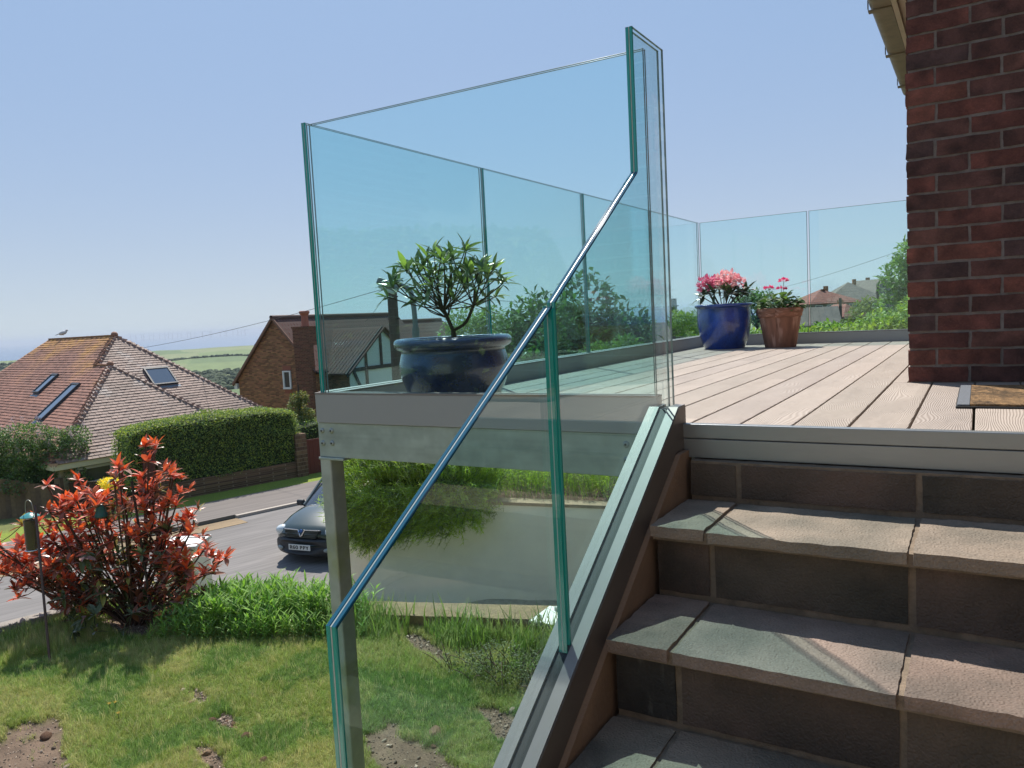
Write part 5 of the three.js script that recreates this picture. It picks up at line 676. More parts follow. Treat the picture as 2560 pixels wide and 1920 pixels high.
{ const c = DSP(216, 1046, 21.5), y0 = gh(c.x, c.z), t = thing('yellow_bush', 'small bush of yellow flowers showing above the red shrub', 'bush', [c.x, y0, c.z]); part(t, 'stem', merge([0, 1, 2, 3].map((i) => taper(V(0, 0, 0), V(gauss() * 0.2, c.y - y0, gauss() * 0.2), 0.03, 0.01))), M.bark); crown(t, 'blossom', [[0, c.y - y0, 0, 0.30, 0.16, 0.26], [0.2, c.y - y0 + 0.06, 0.1, 0.2, 0.14, 0.2], [-0.22, c.y - y0 - 0.08, -0.1, 0.18, 0.14, 0.2]], 1300, 0.06, [C(0.62, 0.46, 0.01), C(0.50, 0.42, 0.015), C(0.30, 0.30, 0.03)]); }
{ const c = fromRoad(-27.2, 13.6, 0), t = thing('conifer', 'golden green conifer between the long hedge and the brick gable', 'tree', [c.x, -5.5, c.z]); part(t, 'trunk', taper(V(0, 0, 0), V(0, 3.4, 0), 0.1, 0.03), M.bark); const bl = []; for (let i = 0; i < 26; i++) { const h = rr(0.5, 3.0), R = lerp(0.85, 0.15, sstep(h, 1.3, 3.1)); const a = rnd() * 6.28; bl.push([Math.cos(a) * R * 0.7, h, Math.sin(a) * R * 0.7, 0.22 + 0.12 * R, 0.26, 0.22 + 0.12 * R]); } crown(t, 'crown', bl, 8000, 0.085, [C(0.13, 0.12, 0.015), C(0.08, 0.10, 0.016), C(0.05, 0.075, 0.015)]); }
hedge('hedge', 'short dark clipped hedge under the golden conifer', -27.0, -26.0, 12.2, 18, -5.4, -3.45, 5000, 0.07, G2, GY);
// ---------- brick house with the half timbered gable ----------
{
  const O = RF(-10.44, 40, 0), a = 0.0873, e2 = V(-Math.sin(a), 0, -Math.cos(a)), e1 = V(Math.cos(a), 0, -Math.sin(a)), W = (x, y, z) => O.clone().addScaledVector(e1, x).addScaledVector(e2, z).setY(y);
  const t = thing('gabled_house', 'brown brick house with pantile roof, tall gable chimney and half timbered wing', 'house', [0, 0, 0]);
  const AX = -2.29, AY = 0.68, EL = [-5.47, -2.83], ER = [0.36, -2.18], R = 11.4;
  const wall = prism([W(-5.15, -7, 0.05), W(0.2, -7, 0.05), W(0.2, -2.05, 0.05), W(AX, AY - 0.12, 0.05), W(-5.15, -2.53, 0.05)], e2.clone().multiplyScalar(R)); part(t, 'wall', wall, brickTan);
  const rm = std({ color: C(0.10, 0.055, 0.045), roughness: 1 }), th = V(0, -0.1, 0);
  part(t, 'roof', merge([prism([W(ER[0], ER[1], -0.12), W(ER[0], ER[1], R), W(AX, AY, R), W(AX, AY, -0.12)], th), prism([W(EL[0], EL[1], -0.12), W(EL[0], EL[1], R), W(AX, AY, R), W(AX, AY, -0.12)], th), prism([W(ER[0], ER[1], R), W(ER[0], ER[1], 19), W(AX, AY - 0.5, 17), W(AX, AY - 0.5, R)], th)]), rm);
  const pw = 0.23, pg = 0.33, pt = new THREE.CylinderGeometry(pw * 0.5, pw * 0.54, pg * 1.12, 7, 1, true, -Math.PI / 2, Math.PI); pt.rotateX(Math.PI / 2); pt.scale(1, 0.5, 1); pt.rotateX(-0.11);
  const pm = std({ roughness: 0.6, side: THREE.DoubleSide }), rc = () => tint([C(0.50, 0.22, 0.14), C(0.56, 0.26, 0.17), C(0.42, 0.18, 0.12)], 0.2), gc = () => tint([C(0.32, 0.21, 0.155), C(0.36, 0.23, 0.165), C(0.27, 0.18, 0.14)], 0.2);
  const mainC = (p, k) => (p.clone().sub(O).dot(e2) > 5.5 ? gc() : rc());
  tiles(t, [W(ER[0], ER[1], -0.1), W(ER[0], ER[1], R), W(AX, AY, R), W(AX, AY, -0.1)], pt, pw, pg, pm, mainC, 0.0, 0); tiles(t, [W(EL[0], EL[1], -0.1), W(EL[0], EL[1], R), W(AX, AY, R), W(AX, AY, -0.1)], pt, pw, pg, pm, rc, 0.0, 0); tiles(t, [W(ER[0], ER[1], R), W(ER[0], ER[1], 19), W(AX, AY - 0.5, 17), W(AX, AY - 0.5, R)], pt, pw, pg, pm, gc, 0.0, 0);
  part(t, 'ridge', merge([tube([W(AX, AY + 0.02, -0.15), W(AX, AY + 0.02, R / 2), W(AX, AY + 0.02, R)], 0.11, 12, 8), tube([W(AX, AY - 0.48, R), W(AX, AY - 0.48, 14), W(AX, AY - 0.48, 17)], 0.11, 12, 8)]), std({ color: C(0.13, 0.08, 0.065), roughness: 0.9 }));
  part(t, 'verge', merge([bar(W(AX, AY - 0.02, -0.1), W(EL[0], EL[1] - 0.02, -0.1), 0.06, 0.12), bar(W(AX, AY - 0.02, -0.1), W(-0.8, -0.93, -0.1), 0.06, 0.12)]), std({ color: C(0.22, 0.12, 0.085), roughness: 0.9 }));
  part(t, 'eave_box', bar(W(-5.35, -2.95, -0.02), W(-5.35, -2.95, 3), 0.2, 0.3), M.white);
  const ch = part(t, 'chimney', merge([prism([W(-0.80, -7, -0.22), W(0.28, -7, -0.22), W(0.28, -0.85, -0.22), W(-0.80, -0.85, -0.22)], e2.clone().multiplyScalar(0.268)), prism([W(-0.82, -0.85, -0.22), W(0.26, -0.85, -0.22), W(0.26, 0.05, -0.22), W(-0.82, 0.05, -0.22)], e2.clone().multiplyScalar(0.75)), prism([W(-0.86, 0.052, -0.26), W(0.30, 0.052, -0.26), W(0.30, 0.14, -0.26), W(-0.86, 0.14, -0.26)], e2.clone().multiplyScalar(0.83))]), bricksMat([0.42, 0.27, 0.20], 327));
  const pot = new THREE.LatheGeometry([[0.21, 0], [0.19, 0.1], [0.175, 0.55], [0.22, 0.62], [0.27, 0.68], [0.27, 0.78], [0.2, 0.8], [0.16, 0.7]].map(([x, y]) => new THREE.Vector2(x, y)), 20); const cp = part(ch, 'chimney_pot', pot, std({ color: C(0.34, 0.12, 0.075), roughness: 0.85 })); cp.position.copy(W(-0.26, 0.141, 0.15));
  const wf = part(t, 'window', merge([bar(W(-1.86, -3.09, 0.0), W(-1.86, -2.18, 0.0), 0.09, 0.07), bar(W(-1.40, -3.09, 0.0), W(-1.40, -2.18, 0.0), 0.09, 0.07), bar(W(-1.9, -2.19, 0.0), W(-1.36, -2.19, 0.0), 0.09, 0.07), bar(W(-1.9, -3.08, -0.01), W(-1.36, -3.08, -0.01), 0.1, 0.1)]), M.white); part(wf, 'pane', prism([W(-1.84, -3.05, 0.02), W(-1.42, -3.05, 0.02), W(-1.42, -2.2, 0.02), W(-1.84, -2.2, 0.02)], e2.clone().multiplyScalar(0.012)), phy({ color: C(0.05, 0.06, 0.05), roughness: 0.05, clearcoat: 1 }));
  const sol = std({ color: C(0.30, 0.11, 0.07), roughness: 0.9 }); part(t, 'brick_lintel', merge([prism([W(-1.92, -2.12, 0.03), W(-1.34, -2.12, 0.03), W(-1.34, -1.9, 0.03), W(-1.92, -1.9, 0.03)], e2.clone().multiplyScalar(0.012)), prism([W(-1.88, -3.36, 0.03), W(-1.4, -3.36, 0.03), W(-1.4, -3.15, 0.03), W(-1.88, -3.15, 0.03)], e2.clone().multiplyScalar(0.012))]), sol);
  // wing
  const GX = 1.78, gy = -0.094, gz = 4.03, z0 = 0.91, z1 = 7.15, wy = -2.28;
  part(t, 'wing_wall', merge([prism([W(GX - 0.1, -7, z0 + 0.1), W(GX - 0.1, -7, z1 - 0.1), W(GX - 0.1, wy, z1 - 0.1), W(GX - 0.1, gy - 0.15, gz), W(GX - 0.1, wy, z0 + 0.1)], e1.clone().multiplyScalar(-2.5))]), bricksMat([0.46, 0.32, 0.25], 329));
  part(t, 'gable_plaster', prism([W(GX - 0.09, -4.6, z0 + 0.1), W(GX - 0.09, -4.6, z1 - 0.1), W(GX - 0.09, wy, z1 - 0.1), W(GX - 0.09, gy - 0.12, gz), W(GX - 0.09, wy, z0 + 0.1)], e1.clone().multiplyScalar(0.05)), std({ color: C(0.58, 0.58, 0.55), roughness: 0.9 }));
  part(t, 'wing_roof', merge([prism([W(2.0, wy - 0.12, z0 - 0.22), W(0.5, wy - 0.12, z0 - 0.22), W(-1.6, gy + 0.02, gz), W(2.0, gy + 0.02, gz)], V(0, -0.08, 0)), prism([W(2.0, wy - 0.12, z1 + 0.22), W(0.5, wy - 0.12, z1 + 0.22), W(-1.6, gy + 0.02, gz), W(2.0, gy + 0.02, gz)], V(0, -0.08, 0))]), rm);
  tiles(t, [W(2.0, wy - 0.1, z0 - 0.22), W(0.5, wy - 0.1, z0 - 0.22), W(-1.6, gy + 0.04, gz), W(2.0, gy + 0.04, gz)], pt, pw, pg, pm, (p) => (p.clone().sub(O).dot(e1) < 0.9 && rnd() < 0.7 ? rc() : gc()), 0.0, 0);
  const tb = std({ color: C(0.022, 0.022, 0.024), roughness: 0.8 }), GB = GX + 0.01; const beam = (a, b, w = 0.16) => part(t, 'timber', bar(a, b, 0.06, w), tb);
  beam(W(GB + 0.05, wy - 0.25, z0 - 0.3), W(GB + 0.05, gy - 0.06, gz), 0.26); beam(W(GB + 0.05, wy - 0.25, z1 + 0.3), W(GB + 0.05, gy - 0.06, gz), 0.26); beam(W(GB, wy, z0), W(GB, wy, z1), 0.2); beam(W(GB, -4.5, 2.4), W(GB, -1.45, 2.4)); beam(W(GB, wy, 3.8), W(GB, -0.35, 3.8)); beam(W(GB, wy, 5.15), W(GB, -1.05, 5.15)); beam(W(GB, wy - 0.1, 1.3), W(GB, -3.9, 2.2)); beam(W(GB, -4.5, 6.9), W(GB, wy, 6.9));
  part(t, 'porch_gutter', bar(W(0.42, -2.3, 0.0), W(0.42, -2.3, 1.0), 0.12, 0.1), M.black);
  // dormer on the far slope
  part(t, 'dormer', prism([W(-4.35, -0.95, 1.3), W(-2.4, -0.95, 1.3), W(-2.4, 0.1, 1.3), W(-4.35, -0.72, 1.3)], e2.clone().multiplyScalar(3)), std({ color: C(0.20, 0.09, 0.065), roughness: 0.9 })); part(t, 'dormer_soffit', bar(W(-4.5, -0.78, 1.15), W(-3.1, -0.78, 1.15), 0.2, 0.12), M.white);
  part(t, 'dormer_roof', prism([W(-4.75, -0.72, 1.0), W(-4.75, -0.72, 4.4), W(-2.55, 0.42, 4.4), W(-2.55, 0.42, 1.0)], V(0, -0.1, 0)), rm); tiles(t, [W(-4.75, -0.70, 1.0), W(-4.75, -0.70, 4.4), W(-2.55, 0.44, 4.4), W(-2.55, 0.44, 1.0)], pt, pw, pg, pm, rc, 0, 0);
  const roofC = thing('young_conifer', 'pale conifer in front of the half timbered gable', 'tree', W(5, -6.5, 2.5).toArray()); part(roofC, 'trunk', taper(V(0, 0, 0), V(0, 3.6, 0), 0.1, 0.03), M.bark); crown(roofC, 'crown', Array.from({ length: 20 }, () => { const h = rr(1.2, 3.9), q = lerp(0.9, 0.1, sstep(h, 1.2, 4)), b = rnd() * 6.28; return [Math.cos(b) * q * 0.7, h, Math.sin(b) * q * 0.7, 0.3, 0.25, 0.3]; }), 3000, 0.12, [C(0.12, 0.13, 0.03), C(0.08, 0.11, 0.03)]);
}
// ---------- poles, lamp, wires ----------
{
  const b = RF(-1.83, 14.6, 0); b.y = -5.1; const t = thing('street_lamp', 'grey steel street lamp leaning its head over the road behind the potted shrub', 'street lamp', b.toArray()), steel = std({ color: C(0.20, 0.22, 0.21), metalness: 0.4, roughness: 0.55, bumpMap: fineBump, bumpScale: 0.002 });
  const W = (px, py) => DSP(px, py, 14.6).sub(b); part(t, 'column', merge([tube([V(0, 0, 0), V(0, 2.6, 0), W(905, 705)], 0.07, 8, 10), tube([W(905, 705), W(903, 655), W(897, 626), W(880, 614), W(864, 611)], 0.05, 16, 10)]), steel);
  const h0 = W(868, 622), h1 = W(830, 604), d = h1.clone().sub(h0).normalize(), hd = bar(h0.clone().addScaledVector(d, -0.05), h1, 0.24, 0.15, 0.05); part(t, 'lamp_head', hd, steel);
  part(t, 'lens', bar(h0.clone().addScaledVector(d, 0.02).add(V(0, -0.09, 0)), h1.clone().addScaledVector(d, -0.02).add(V(0, -0.09, 0)), 0.21, 0.09, 0.04), phy({ color: C(0.55, 0.58, 0.58), roughness: 0.15, clearcoat: 1 })); part(t, 'sensor', new THREE.CylinderGeometry(0.035, 0.04, 0.08, 10), M.black).position.copy(h0.clone().add(V(0, 0.12, 0)));
  const wood = std({ map: mottle([0.30, 0.27, 0.24], 0.2, 8, 128, 0.5, 61), roughness: 1 });
  const pole = (label, px, py, f, y0, r) => { const q = DSP(px, py, f), o = thing('utility_pole', label, 'utility pole', [q.x, y0, q.z]); part(o, 'pole', taper(V(0, 0, 0), V(0, q.y - y0, 0), r * 1.25, r, 10), wood); part(o, 'insulator', merge([bar(V(-0.22, q.y - y0 - 0.95, 0), V(0.22, q.y - y0 - 0.95, 0), 0.04, 0.04), bar(V(-0.12, q.y - y0 - 0.3, 0), V(0.2, q.y - y0 - 0.3, 0), 0.04, 0.04)]), M.black); return q; };
  const P1 = pole('dark wooden utility pole standing behind the lamp head', 859, 618, 23, -6, 0.15); const P2 = pole('distant utility pole left of the cobalt blue pot', 1463, 643, 32, -5, 0.11); pole('distant pole in front of the grey roofed houses', 1902, 612, 80, -5, 0.13); pole('utility pole before the dark fronted house on the right', 1821, 642, 80, -5, 0.14); pole('short chimney like post beside the tree behind the blue bowl', 1098, 688, 26, -5, 0.14);
  const wire = (label, a, b2, sag, r = 0.008) => single('overhead_wire', label, 'wire', tube([a, a.clone().lerp(b2, 0.25).add(V(0, -sag * 0.75, 0)), a.clone().lerp(b2, 0.5).add(V(0, -sag, 0)), a.clone().lerp(b2, 0.75).add(V(0, -sag * 0.75, 0)), b2], r, 40, 5), M.black);
  wire('thin wire crossing the sky from the bungalow roof to the pole', DSP(300, 752, 36), P1, 0.15); wire('thin wire falling steeply from the pole to the half timbered house', P1, DSP(798, 690 + 3, 40), 0.05); wire('thin wire from the pole away to the right behind the shrub', P1, DSP(1250, 706, 30), 0.1); wire('thin wire running from the pole past the fig tree', P1, DSP(1470, 660, 32), 0.25); wire('thin wire rising to the right above the grey roofed houses', DSP(1640, 632, 40), DSP(2050, 505, 22), 0.15, 0.006);
}
// ---------- trees and planting ----------
tree('fig_tree', 'large leaved green tree seen through the street side glass', V(-6.35, -4.6, -12.6), 0.62, 1.4, 11000, 0.14, [C(0.035, 0.08, 0.015), C(0.055, 0.11, 0.018), C(0.028, 0.06, 0.014)], 0.12, 0.40, 22);
tree('fig_tree', 'lower part shaded leafy tree left of the first fig tree', V(-7.6, -4.9, -12.6), -0.1, 1.0, 6000, 0.13, [C(0.035, 0.08, 0.015), C(0.05, 0.10, 0.018)], 0.1, 0.42, 14);
tree('broad_tree', 'rounded light green tree right of the half timbered house behind the blue bowl', V(-20.2, -6.2, -29.9), 0.78, 1.75, 5200, 0.2, [C(0.08, 0.14, 0.03), C(0.11, 0.17, 0.035), C(0.06, 0.11, 0.025)], 0.2, 0.42, 18);
tree('broad_tree', 'yellow green tree behind the bungalow roof edge', RF(-19.4, 50, -9), -4.9, 2.6, 3500, 0.3, [C(0.11, 0.125, 0.02), C(0.08, 0.10, 0.02)], 0.2, 0.45, 16);
tree('broad_tree', 'dark green tree at the left corner of the brick gable', RF(-17.4, 48, -9), -4.4, 2.2, 3500, 0.28, [C(0.045, 0.085, 0.02), C(0.06, 0.10, 0.02)], 0.2, 0.45, 16);
tree('broad_tree', 'sunlit tree rising behind the brick wall of the house', V(-0.75, -1.4, -16.8), 1.08, 0.9, 12000, 0.09, [C(0.06, 0.12, 0.02), C(0.10, 0.17, 0.03), C(0.05, 0.10, 0.02)], 0.09, 0.42, 22);
tree('broad_tree', 'rounded distant tree between the two flower pots', DSP(1640, 690, 60).setY(-4), 1.45, 1.6, 2200, 0.26, [C(0.06, 0.12, 0.03), C(0.05, 0.09, 0.02)], 0.15, 0.45, 12);
tree('broad_tree', 'olive green bush shaped tree before the grey roofed houses', DSP(1868, 690, 50).setY(-4), 0.22, 1.35, 2600, 0.2, [C(0.09, 0.11, 0.02), C(0.07, 0.10, 0.02)], 0.12, 0.45, 12);
tree('small_tree', 'small tree behind the left corner of the far glass', DSP(1493, 690, 24).setY(-4), 0.05, 0.62, 1800, 0.12, G1, 0.07, 0.45, 10);
function shrub(label, blobs, n, size, cols, y0, name = 'shrub') { const c = blobs[0], t = thing(name, label, 'shrub', [c[0], y0, c[2]]); part(t, 'stem', merge(blobs.slice(0, 8).map((b) => taper(V(b[0] - c[0], -0.1, b[2] - c[2]), V(b[0] - c[0], b[1] - y0, b[2] - c[2]), 0.03, 0.012, 5))), M.darkStem); crown(t, 'foliage', blobs.map((b) => [b[0] - c[0], b[1] - y0, b[2] - c[2], b[3], b[4], b[5]]), n, size, cols, M.leaf, bit, 0.35); return t; }
{ const row = (x0, z0, x1, z1, n, yt, r, y0) => Array.from({ length: n }, (_, i) => { const k = (i + rr(0.1, 0.9)) / n; return [lerp(x0, x1, k) + gauss() * 0.12, yt(k) - r * rr(0.8, 1.5) - (i % 3) * 0.12, lerp(z0, z1, k) + gauss() * 0.25, r * rr(0.8, 1.3), r * rr(0.7, 1.1), r * rr(0.8, 1.3)]; });
  shrub('yellow green shrubs beyond the far glass on the right', row(-2.6, -9.6, -0.1, -10.4, 26, (k) => lerp(-0.27, 0.03, k), 0.27, -1), 15000, 0.062, [C(0.17, 0.22, 0.02), C(0.13, 0.19, 0.02), C(0.09, 0.15, 0.02)], -1.1);
  shrub('taller darker green shrubs behind the yellow green ones', row(-2.2, -11.6, 0.1, -12.6, 18, (k) => lerp(-0.28, 0.16, k), 0.3, -1), 9000, 0.07, [C(0.08, 0.15, 0.02), C(0.11, 0.18, 0.025), C(0.06, 0.10, 0.02)], -1.1);
  shrub('leafy shrubs outside the far corner of the deck', row(-4.6, -9.8, -2.7, -9.3, 14, (k) => -0.32 + 0.05 * Math.sin(k * 9), 0.26, -1), 7000, 0.075, G1, -1.1);
  shrub('dark green shrubs below the street side glass', row(-5.4, -9.0, -4.0, -11.5, 14, (k) => -0.55 + 0.2 * k, 0.4, -3), 7000, 0.10, G2, -4); }
// ---------- distant houses ----------
function farHouse(name, label, pos, turn, w, d, base, eave, ridge, wall, roof, hipped = 0, wins = 3) {
  const t = thing(name, label, 'house', [pos.x, 0, pos.z], turn), e = 0.3;
  part(t, 'wall', prism([V(-w / 2, base, d / 2), V(w / 2, base, d / 2), V(w / 2, eave, d / 2), ...(hipped ? [] : [V(0, ridge - 0.2, d / 2)]), V(-w / 2, eave, d / 2)], V(0, 0, -d)), wall);
  const f = d / 2 + e, h = hipped * w / 2, A = V(0, ridge, f - h), B = V(0, ridge, -f + h), y = eave - 0.2; const faces = [[V(w / 2 + e, y, f), V(w / 2 + e, y, -f), B, A], [V(-w / 2 - e, y, f), V(-w / 2 - e, y, -f), B, A]]; if (hipped) faces.push([V(-w / 2 - e, y, f), V(w / 2 + e, y, f), A], [V(-w / 2 - e, y, -f), V(w / 2 + e, y, -f), B]);
  const r = part(t, 'roof', merge(faces.map((q) => prism(q, V(0, -0.12, 0)))), roof); part(r, 'chimney', box(w * 0.12, w * 0.12 + 0.5, ridge - 1, ridge + 0.45, -d * 0.2, -d * 0.2 + 0.5), brickTan);
  const wm = std({ color: C(0.6, 0.6, 0.58) }), wg = phy({ color: C(0.04, 0.05, 0.06), roughness: 0.1 }); for (let i = 0; i < wins; i++) { const x = lerp(-w * 0.33, w * 0.33, wins > 1 ? i / (wins - 1) : 0.5), y1 = eave - 0.45; const o = part(t, 'window', box(x - 0.6, x + 0.6, y1 - 1.15, y1, d / 2 + 0.002, d / 2 + 0.05), wm); part(o, 'pane', box(x - 0.52, x + 0.52, y1 - 1.07, y1 - 0.08, d / 2 + 0.052, d / 2 + 0.06), wg); } return t;
}
{
  const rb = htex(128, [4, 0.6], (u, v) => v), red1 = std({ map: mottle([0.50, 0.30, 0.25], 0.16, 10, 256, 4, 401), roughness: 0.9, bumpMap: rb, bumpScale: 0.05 }), grey1 = std({ map: mottle([0.40, 0.37, 0.34], 0.14, 10, 256, 4, 403), roughness: 0.9, bumpMap: rb, bumpScale: 0.05 }), red = () => red1, grey = () => grey1, wallB = std({ color: C(0.16, 0.13, 0.11) }), wallD = std({ color: C(0.05, 0.07, 0.09) });
  farHouse('distant_house', 'red roofed hipped house right of the terracotta pot', DSP(1783, 650, 115), YAW + 0.25, 8.6, 6, -5, 0.05, 1.95, wallB, red(401), 0.85, 4);
  farHouse('distant_house', 'large grey gabled house with a dark blue front', DSP(1838, 650, 122), YAW - 0.15, 9.2, 9, -5, 0.0, 2.95, wallD, grey(403), 1, 2); farHouse('distant_house', 'grey hipped roof house at the top right beside the tree', DSP(1885, 640, 135), YAW + 0.3, 9, 11, -5, 0.4, 3.5, wallB, grey(405), 0.6, 2); farHouse('distant_house', 'farthest small grey roof half hidden by the tree', DSP(1925, 630, 165), YAW, 8, 8, -5, 1.2, 4.0, wallB, grey(407), 0.8, 2);
  farHouse('distant_house', 'low grey tiled roof nearest the terracotta pot', DSP(1745, 690, 78), YAW + 1.3, 5, 5.6, -6, -2.0, -0.45, wallB, grey(409), 0, 1); farHouse('distant_house', 'small orange red roof below the dark fronted house', DSP(1820, 680, 88), YAW + 0.5, 4.2, 4, -6, -1.5, -0.3, wallB, red(411), 0.7, 1); farHouse('distant_house', 'long low grey roof behind the pelargonium leaves', DSP(1715, 680, 150), YAW + 1.4, 8, 12, -6, -1.2, -0.1, wallB, grey(413), 0, 1);
  farHouse('distant_house', 'dark roofed cottages in the valley left of the brick gable', DSP(578, 905, 190), YAW + 1.2, 9, 16, -30, -21.5, -18.2, wallB, red(415), 0, 2); farHouse('distant_house', 'low brown roof seen between the stair glass and the fig tree', DSP(1400, 700, 60), YAW + 0.8, 4, 7, -6, -2.2, -0.9, wallB, grey(417), 0, 1);
}
{ // scrub and hedgerows on the downs
  const ms = [], cs = [], blob = toCreasedNormals(rough(new THREE.IcosahedronGeometry(1, 2), 0.5, 0.9, 500), 0.4), put = (a, d, s) => { const x = Math.sin(a) * d, z = -Math.cos(a) * d, y = gh(x, z); ms.push(new THREE.Matrix4().compose(V(x, y + s * 0.4, z), new THREE.Quaternion().setFromEuler(new THREE.Euler(0, rnd() * 6, 0)), V(s * rr(0.8, 1.4), s * rr(0.6, 1), s))); cs.push(tint([C(0.045, 0.065, 0.03), C(0.06, 0.08, 0.035), C(0.035, 0.055, 0.025)], 0.2)); };
  for (let i = 0; i < 95; i++) put(-YAW - 0.42 + 0.165 * i / 95 + rr(-0.0006, 0.0006), 1080 + 60 * Math.sin(i * 0.05), rr(1.5, 3)); for (let i = 0; i < 320; i++) put(-YAW - 0.41 + rr(0, 0.07), rr(560, 800), rr(1.2, 3.2)); for (let i = 0; i < 160; i++) put(-YAW - 0.43 + rr(0, 0.16), rr(260, 430), rr(1, 2.6)); for (let i = 0; i < 120; i++) put(-YAW - 0.66 + rr(0, 0.1), rr(900, 1300), rr(3, 6)); for (let i = 0; i < 200; i++) put(-YAW - 0.05 + rr(0, 0.3), rr(240, 1100), rr(2, 6));
  const o = stuff(scene, 'scrub', blob, std({ roughness: 1 }), ms, cs); tag(o, 'dark scrub and hedgerows scattered over the distant green downs', 'scrub');
}
{ // wind farm out at sea
  const wm = std({ color: C(0.10, 0.11, 0.13), roughness: 0.9 }), proto = new THREE.Group(); part(proto, 'tower', taper(V(0, 0, 0), V(0, 95, 0), 3.4, 2.2, 8), wm); for (let k = 0; k < 3; k++) { const b = part(proto, 'blade', new THREE.BoxGeometry(3.2, 46, 1.2).translate(0, 24, 0), wm); b.position.set(0, 96, 3); b.rotation.z = k * 2.094; }
  for (let i = 0; i < 26; i++) { const px = 292 + i * 9.9 + rr(-5, 5), f = rr(12000, 15500), p = RF((px - 1106) / 1662 * f, f, -60), o = proto.clone(); o.name = numbered('wind_turbine'); o.position.copy(p); o.rotation.y = YAW + 0.4; const turn = rnd() * 2; o.children.forEach((c, k) => { if (k) c.rotation.z += turn; }); scene.add(o); tag(o, 'tiny wind turbine far out on the hazy sea horizon', 'wind turbine', 'offshore wind turbines on the horizon'); }
}
// ---------- parked car ----------
{
  const t = thing('parked_car', 'dark green people carrier parked on the road behind the steel post', 'car', [-12.86, -5.083, -13.46], 0.164);
  const paint = phy({ color: C(0.012, 0.030, 0.028), roughness: 0.35, clearcoat: 1, clearcoatRoughness: 0.08 }), trim = std({ color: C(0.03, 0.03, 0.033), roughness: 0.55 }), glassM = phy({ color: C(0.035, 0.045, 0.06), roughness: 0.04, clearcoat: 1, ior: 1.6 });
  // sections: z, half width, floor, top
  const loft = (secs, mat, name, pw = 4, bow = 0) => { const n = 24, pos = [], idx = []; secs.forEach(([z, w, y0, y1, cr = 0]) => { for (let i = 0; i <= n; i++) { const a = Math.PI * 2 * i / n, c = Math.cos(a), s = Math.sin(a), e = 2 / pw, x = Math.sign(c) * Math.pow(Math.abs(c), e) * w, yy = Math.sign(s) * Math.pow(Math.abs(s), e); pos.push(x, (y0 + y1) / 2 + yy * (y1 - y0) / 2 + (yy > 0 ? cr * (1 - (x / w) ** 2) * yy : 0), z - bow * (x / 0.8) ** 2 * Math.max(0, z / 2)); } }); for (let j = 0; j + 1 < secs.length; j++) for (let i = 0; i < n; i++) { const a = j * (n + 1) + i, b = a + n + 1; idx.push(a, b, a + 1, b, b + 1, a + 1); } for (const j of [0, secs.length - 1]) for (let i = 1; i + 1 < n; i++) { const b = j * (n + 1); j ? idx.push(b, b + i + 1, b + i) : idx.push(b, b + i, b + i + 1); } const g = new THREE.BufferGeometry(); g.setAttribute('position', new THREE.Float32BufferAttribute(pos, 3)); g.setIndex(idx); g.computeVertexNormals(); return part(t, name, toCreasedNormals(g, 0.7), mat); };
  loft([[2.02, 0.66, 0.42, 0.66], [1.98, 0.76, 0.36, 0.74, 0.02], [1.85, 0.80, 0.32, 0.81, 0.03], [1.5, 0.83, 0.3, 0.93, 0.05], [1.1, 0.845, 0.3, 1.0, 0.06], [0.75, 0.85, 0.3, 1.03, 0.05], [-0.5, 0.85, 0.3, 1.02], [-1.8, 0.84, 0.32, 1.0], [-2.05, 0.78, 0.4, 0.95]], paint, 'body', 4.5, 0.16);
  loft([[2.10, 0.60, 0.25, 0.54], [2.07, 0.80, 0.21, 0.565], [1.95, 0.845, 0.19, 0.575], [1.6, 0.86, 0.2, 0.56]], trim, 'bumper', 4, 0.22);
  loft([[0.98, 0.66, 0.98, 1.02], [0.15, 0.70, 0.95, 1.52, 0.02], [-0.3, 0.72, 0.95, 1.60, 0.03], [-1.5, 0.71, 0.95, 1.57, 0.03], [-2.0, 0.66, 0.95, 1.1]], glassM, 'windows', 5);
  loft([[0.22, 0.62, 1.49, 1.55, 0.02], [-0.3, 0.64, 1.58, 1.635, 0.03], [-1.5, 0.64, 1.56, 1.61, 0.03], [-1.75, 0.62, 1.42, 1.48]], std({ color: C(0.20, 0.23, 0.30), roughness: 0.2, metalness: 0.3 }), 'roof', 6);
  for (const s of [-1, 1]) { part(t, 'pillar', tube([V(s * 0.68, 1.02, 0.96), V(s * 0.69, 1.28, 0.5), V(s * 0.67, 1.53, 0.12)], 0.035, 8, 6), paint); part(t, 'roof_rail', tube([V(s * 0.62, 1.56, 0.1), V(s * 0.63, 1.68, -0.1), V(s * 0.63, 1.69, -1.2), V(s * 0.62, 1.58, -1.5)], 0.016, 14, 6), M.chrome);
    const hl = new THREE.SphereGeometry(1, 20, 14).scale(0.17, 0.13, 0.20); const h = part(t, 'headlight', hl, phy({ color: C(0.62, 0.66, 0.68), roughness: 0.08, clearcoat: 1 })); h.position.set(s * 0.63, 0.665, 1.76); h.rotation.set(-0.35, s * 0.35, 0); const fl = part(t, 'fog_light', new THREE.SphereGeometry(1, 14, 10).scale(0.10, 0.05, 0.04), phy({ color: C(0.25, 0.27, 0.26), roughness: 0.1 })); fl.position.set(s * 0.62, 0.33, 1.955); fl.rotation.y = s * 0.35;
    part(t, 'mirror', new RoundedBoxGeometry(0.2, 0.15, 0.12, 3, 0.05), trim).position.set(s * 0.95, 1.02, 0.72); for (const z of [1.28, -1.35]) { const w = part(t, 'wheel', new THREE.CylinderGeometry(0.31, 0.31, 0.19, 24).rotateZ(Math.PI / 2), M.black); w.position.set(s * 0.765, 0.31, z); part(w, 'rim', new THREE.CylinderGeometry(0.2, 0.2, 0.2, 18).rotateZ(Math.PI / 2), M.chrome); } }
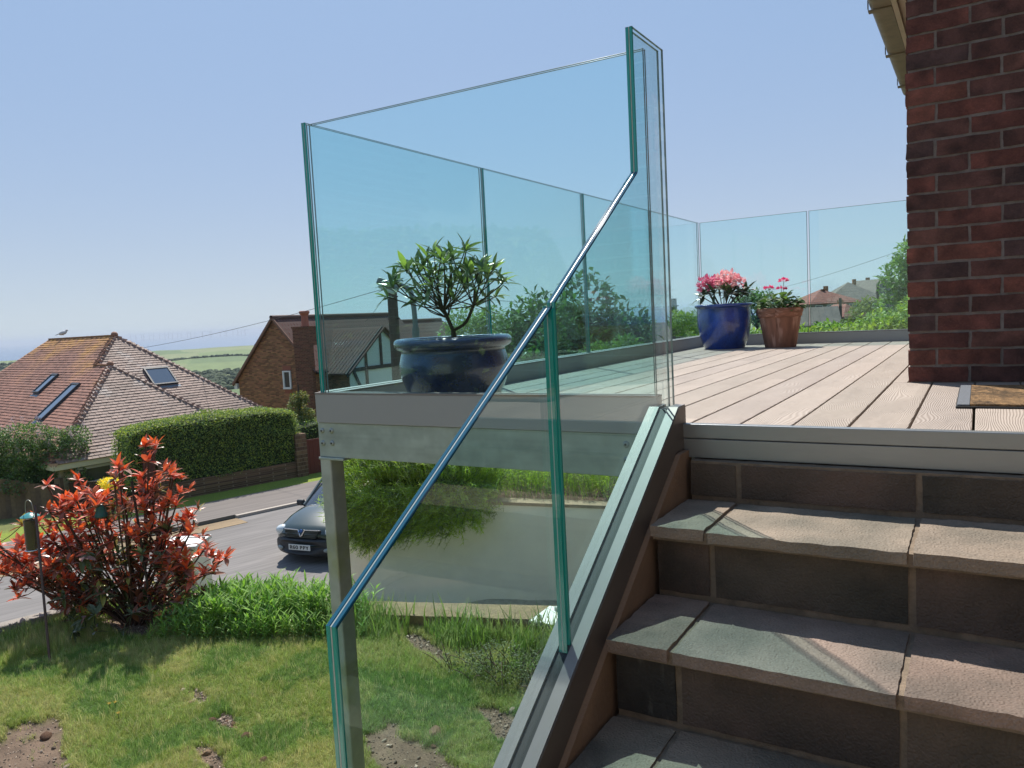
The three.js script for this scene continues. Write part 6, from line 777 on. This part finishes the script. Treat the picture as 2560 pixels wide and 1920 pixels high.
  const sl = []; for (let i = 0; i < 6; i++) sl.push(box(-0.44 + i * 0.012, 0.44 - i * 0.012, 0.735 - i * 0.027, 0.748 - i * 0.027, 1.945 + i * 0.008, 1.99 + i * 0.008)); part(t, 'grille', merge([box(-0.46, 0.46, 0.585, 0.755, 1.93, 1.965)]), M.black); part(t, 'grille_slats', merge(sl), paint);
  part(t, 'badge', merge([bar(V(-0.46, 0.765, 1.975), V(-0.085, 0.76, 2.0), 0.014, 0.014), bar(V(0.46, 0.765, 1.975), V(0.085, 0.76, 2.0), 0.014, 0.014), bar(V(-0.085, 0.76, 2.0), V(-0.02, 0.64, 2.035), 0.02, 0.02), bar(V(0.085, 0.76, 2.0), V(0.02, 0.64, 2.035), 0.02, 0.02), bar(V(-0.024, 0.64, 2.035), V(0.024, 0.64, 2.035), 0.02, 0.02)]), M.chrome); part(t, 'emblem', new THREE.CylinderGeometry(0.034, 0.034, 0.02, 18).rotateX(Math.PI / 2).translate(0, 0.74, 2.01), std({ color: C(0.03, 0.10, 0.32), roughness: 0.25 }));
  const pl = part(t, 'number_plate', box(-0.28, 0.28, -0.062, 0.062, 0, 0.012, 0.004), std({ color: C(0.62, 0.62, 0.60), roughness: 0.5 })); pl.position.set(0, 0.405, 2.098);
  const font = await new FontLoader().loadAsync('fonts/droid/droid_sans_bold.typeface.json'), tx = new TextGeometry('R60 PPY', { font, size: 0.078, depth: 0.003, curveSegments: 4 }); tx.computeBoundingBox(); const bb = tx.boundingBox; tx.translate(-(bb.min.x + bb.max.x) / 2, -(bb.min.y + bb.max.y) / 2, 0); tx.scale(0.49 / (bb.max.x - bb.min.x), 1, 1); part(pl, 'lettering', tx, M.black).position.z = 0.0125;
  for (const s of [-1, 1]) part(t, 'wiper', bar(V(s * 0.1 - 0.3, 1.03, 0.93), V(s * 0.1 + 0.25, 1.045, 0.90), 0.02, 0.02), M.black);
}
hedge('hedge', 'tall green hedge along the side of the garden behind the lawn', -14, -3.6, -9.6, -8.4, -2.2, 1.6, 9000, 0.16, G1, G1);
renderer.render(scene, camera);
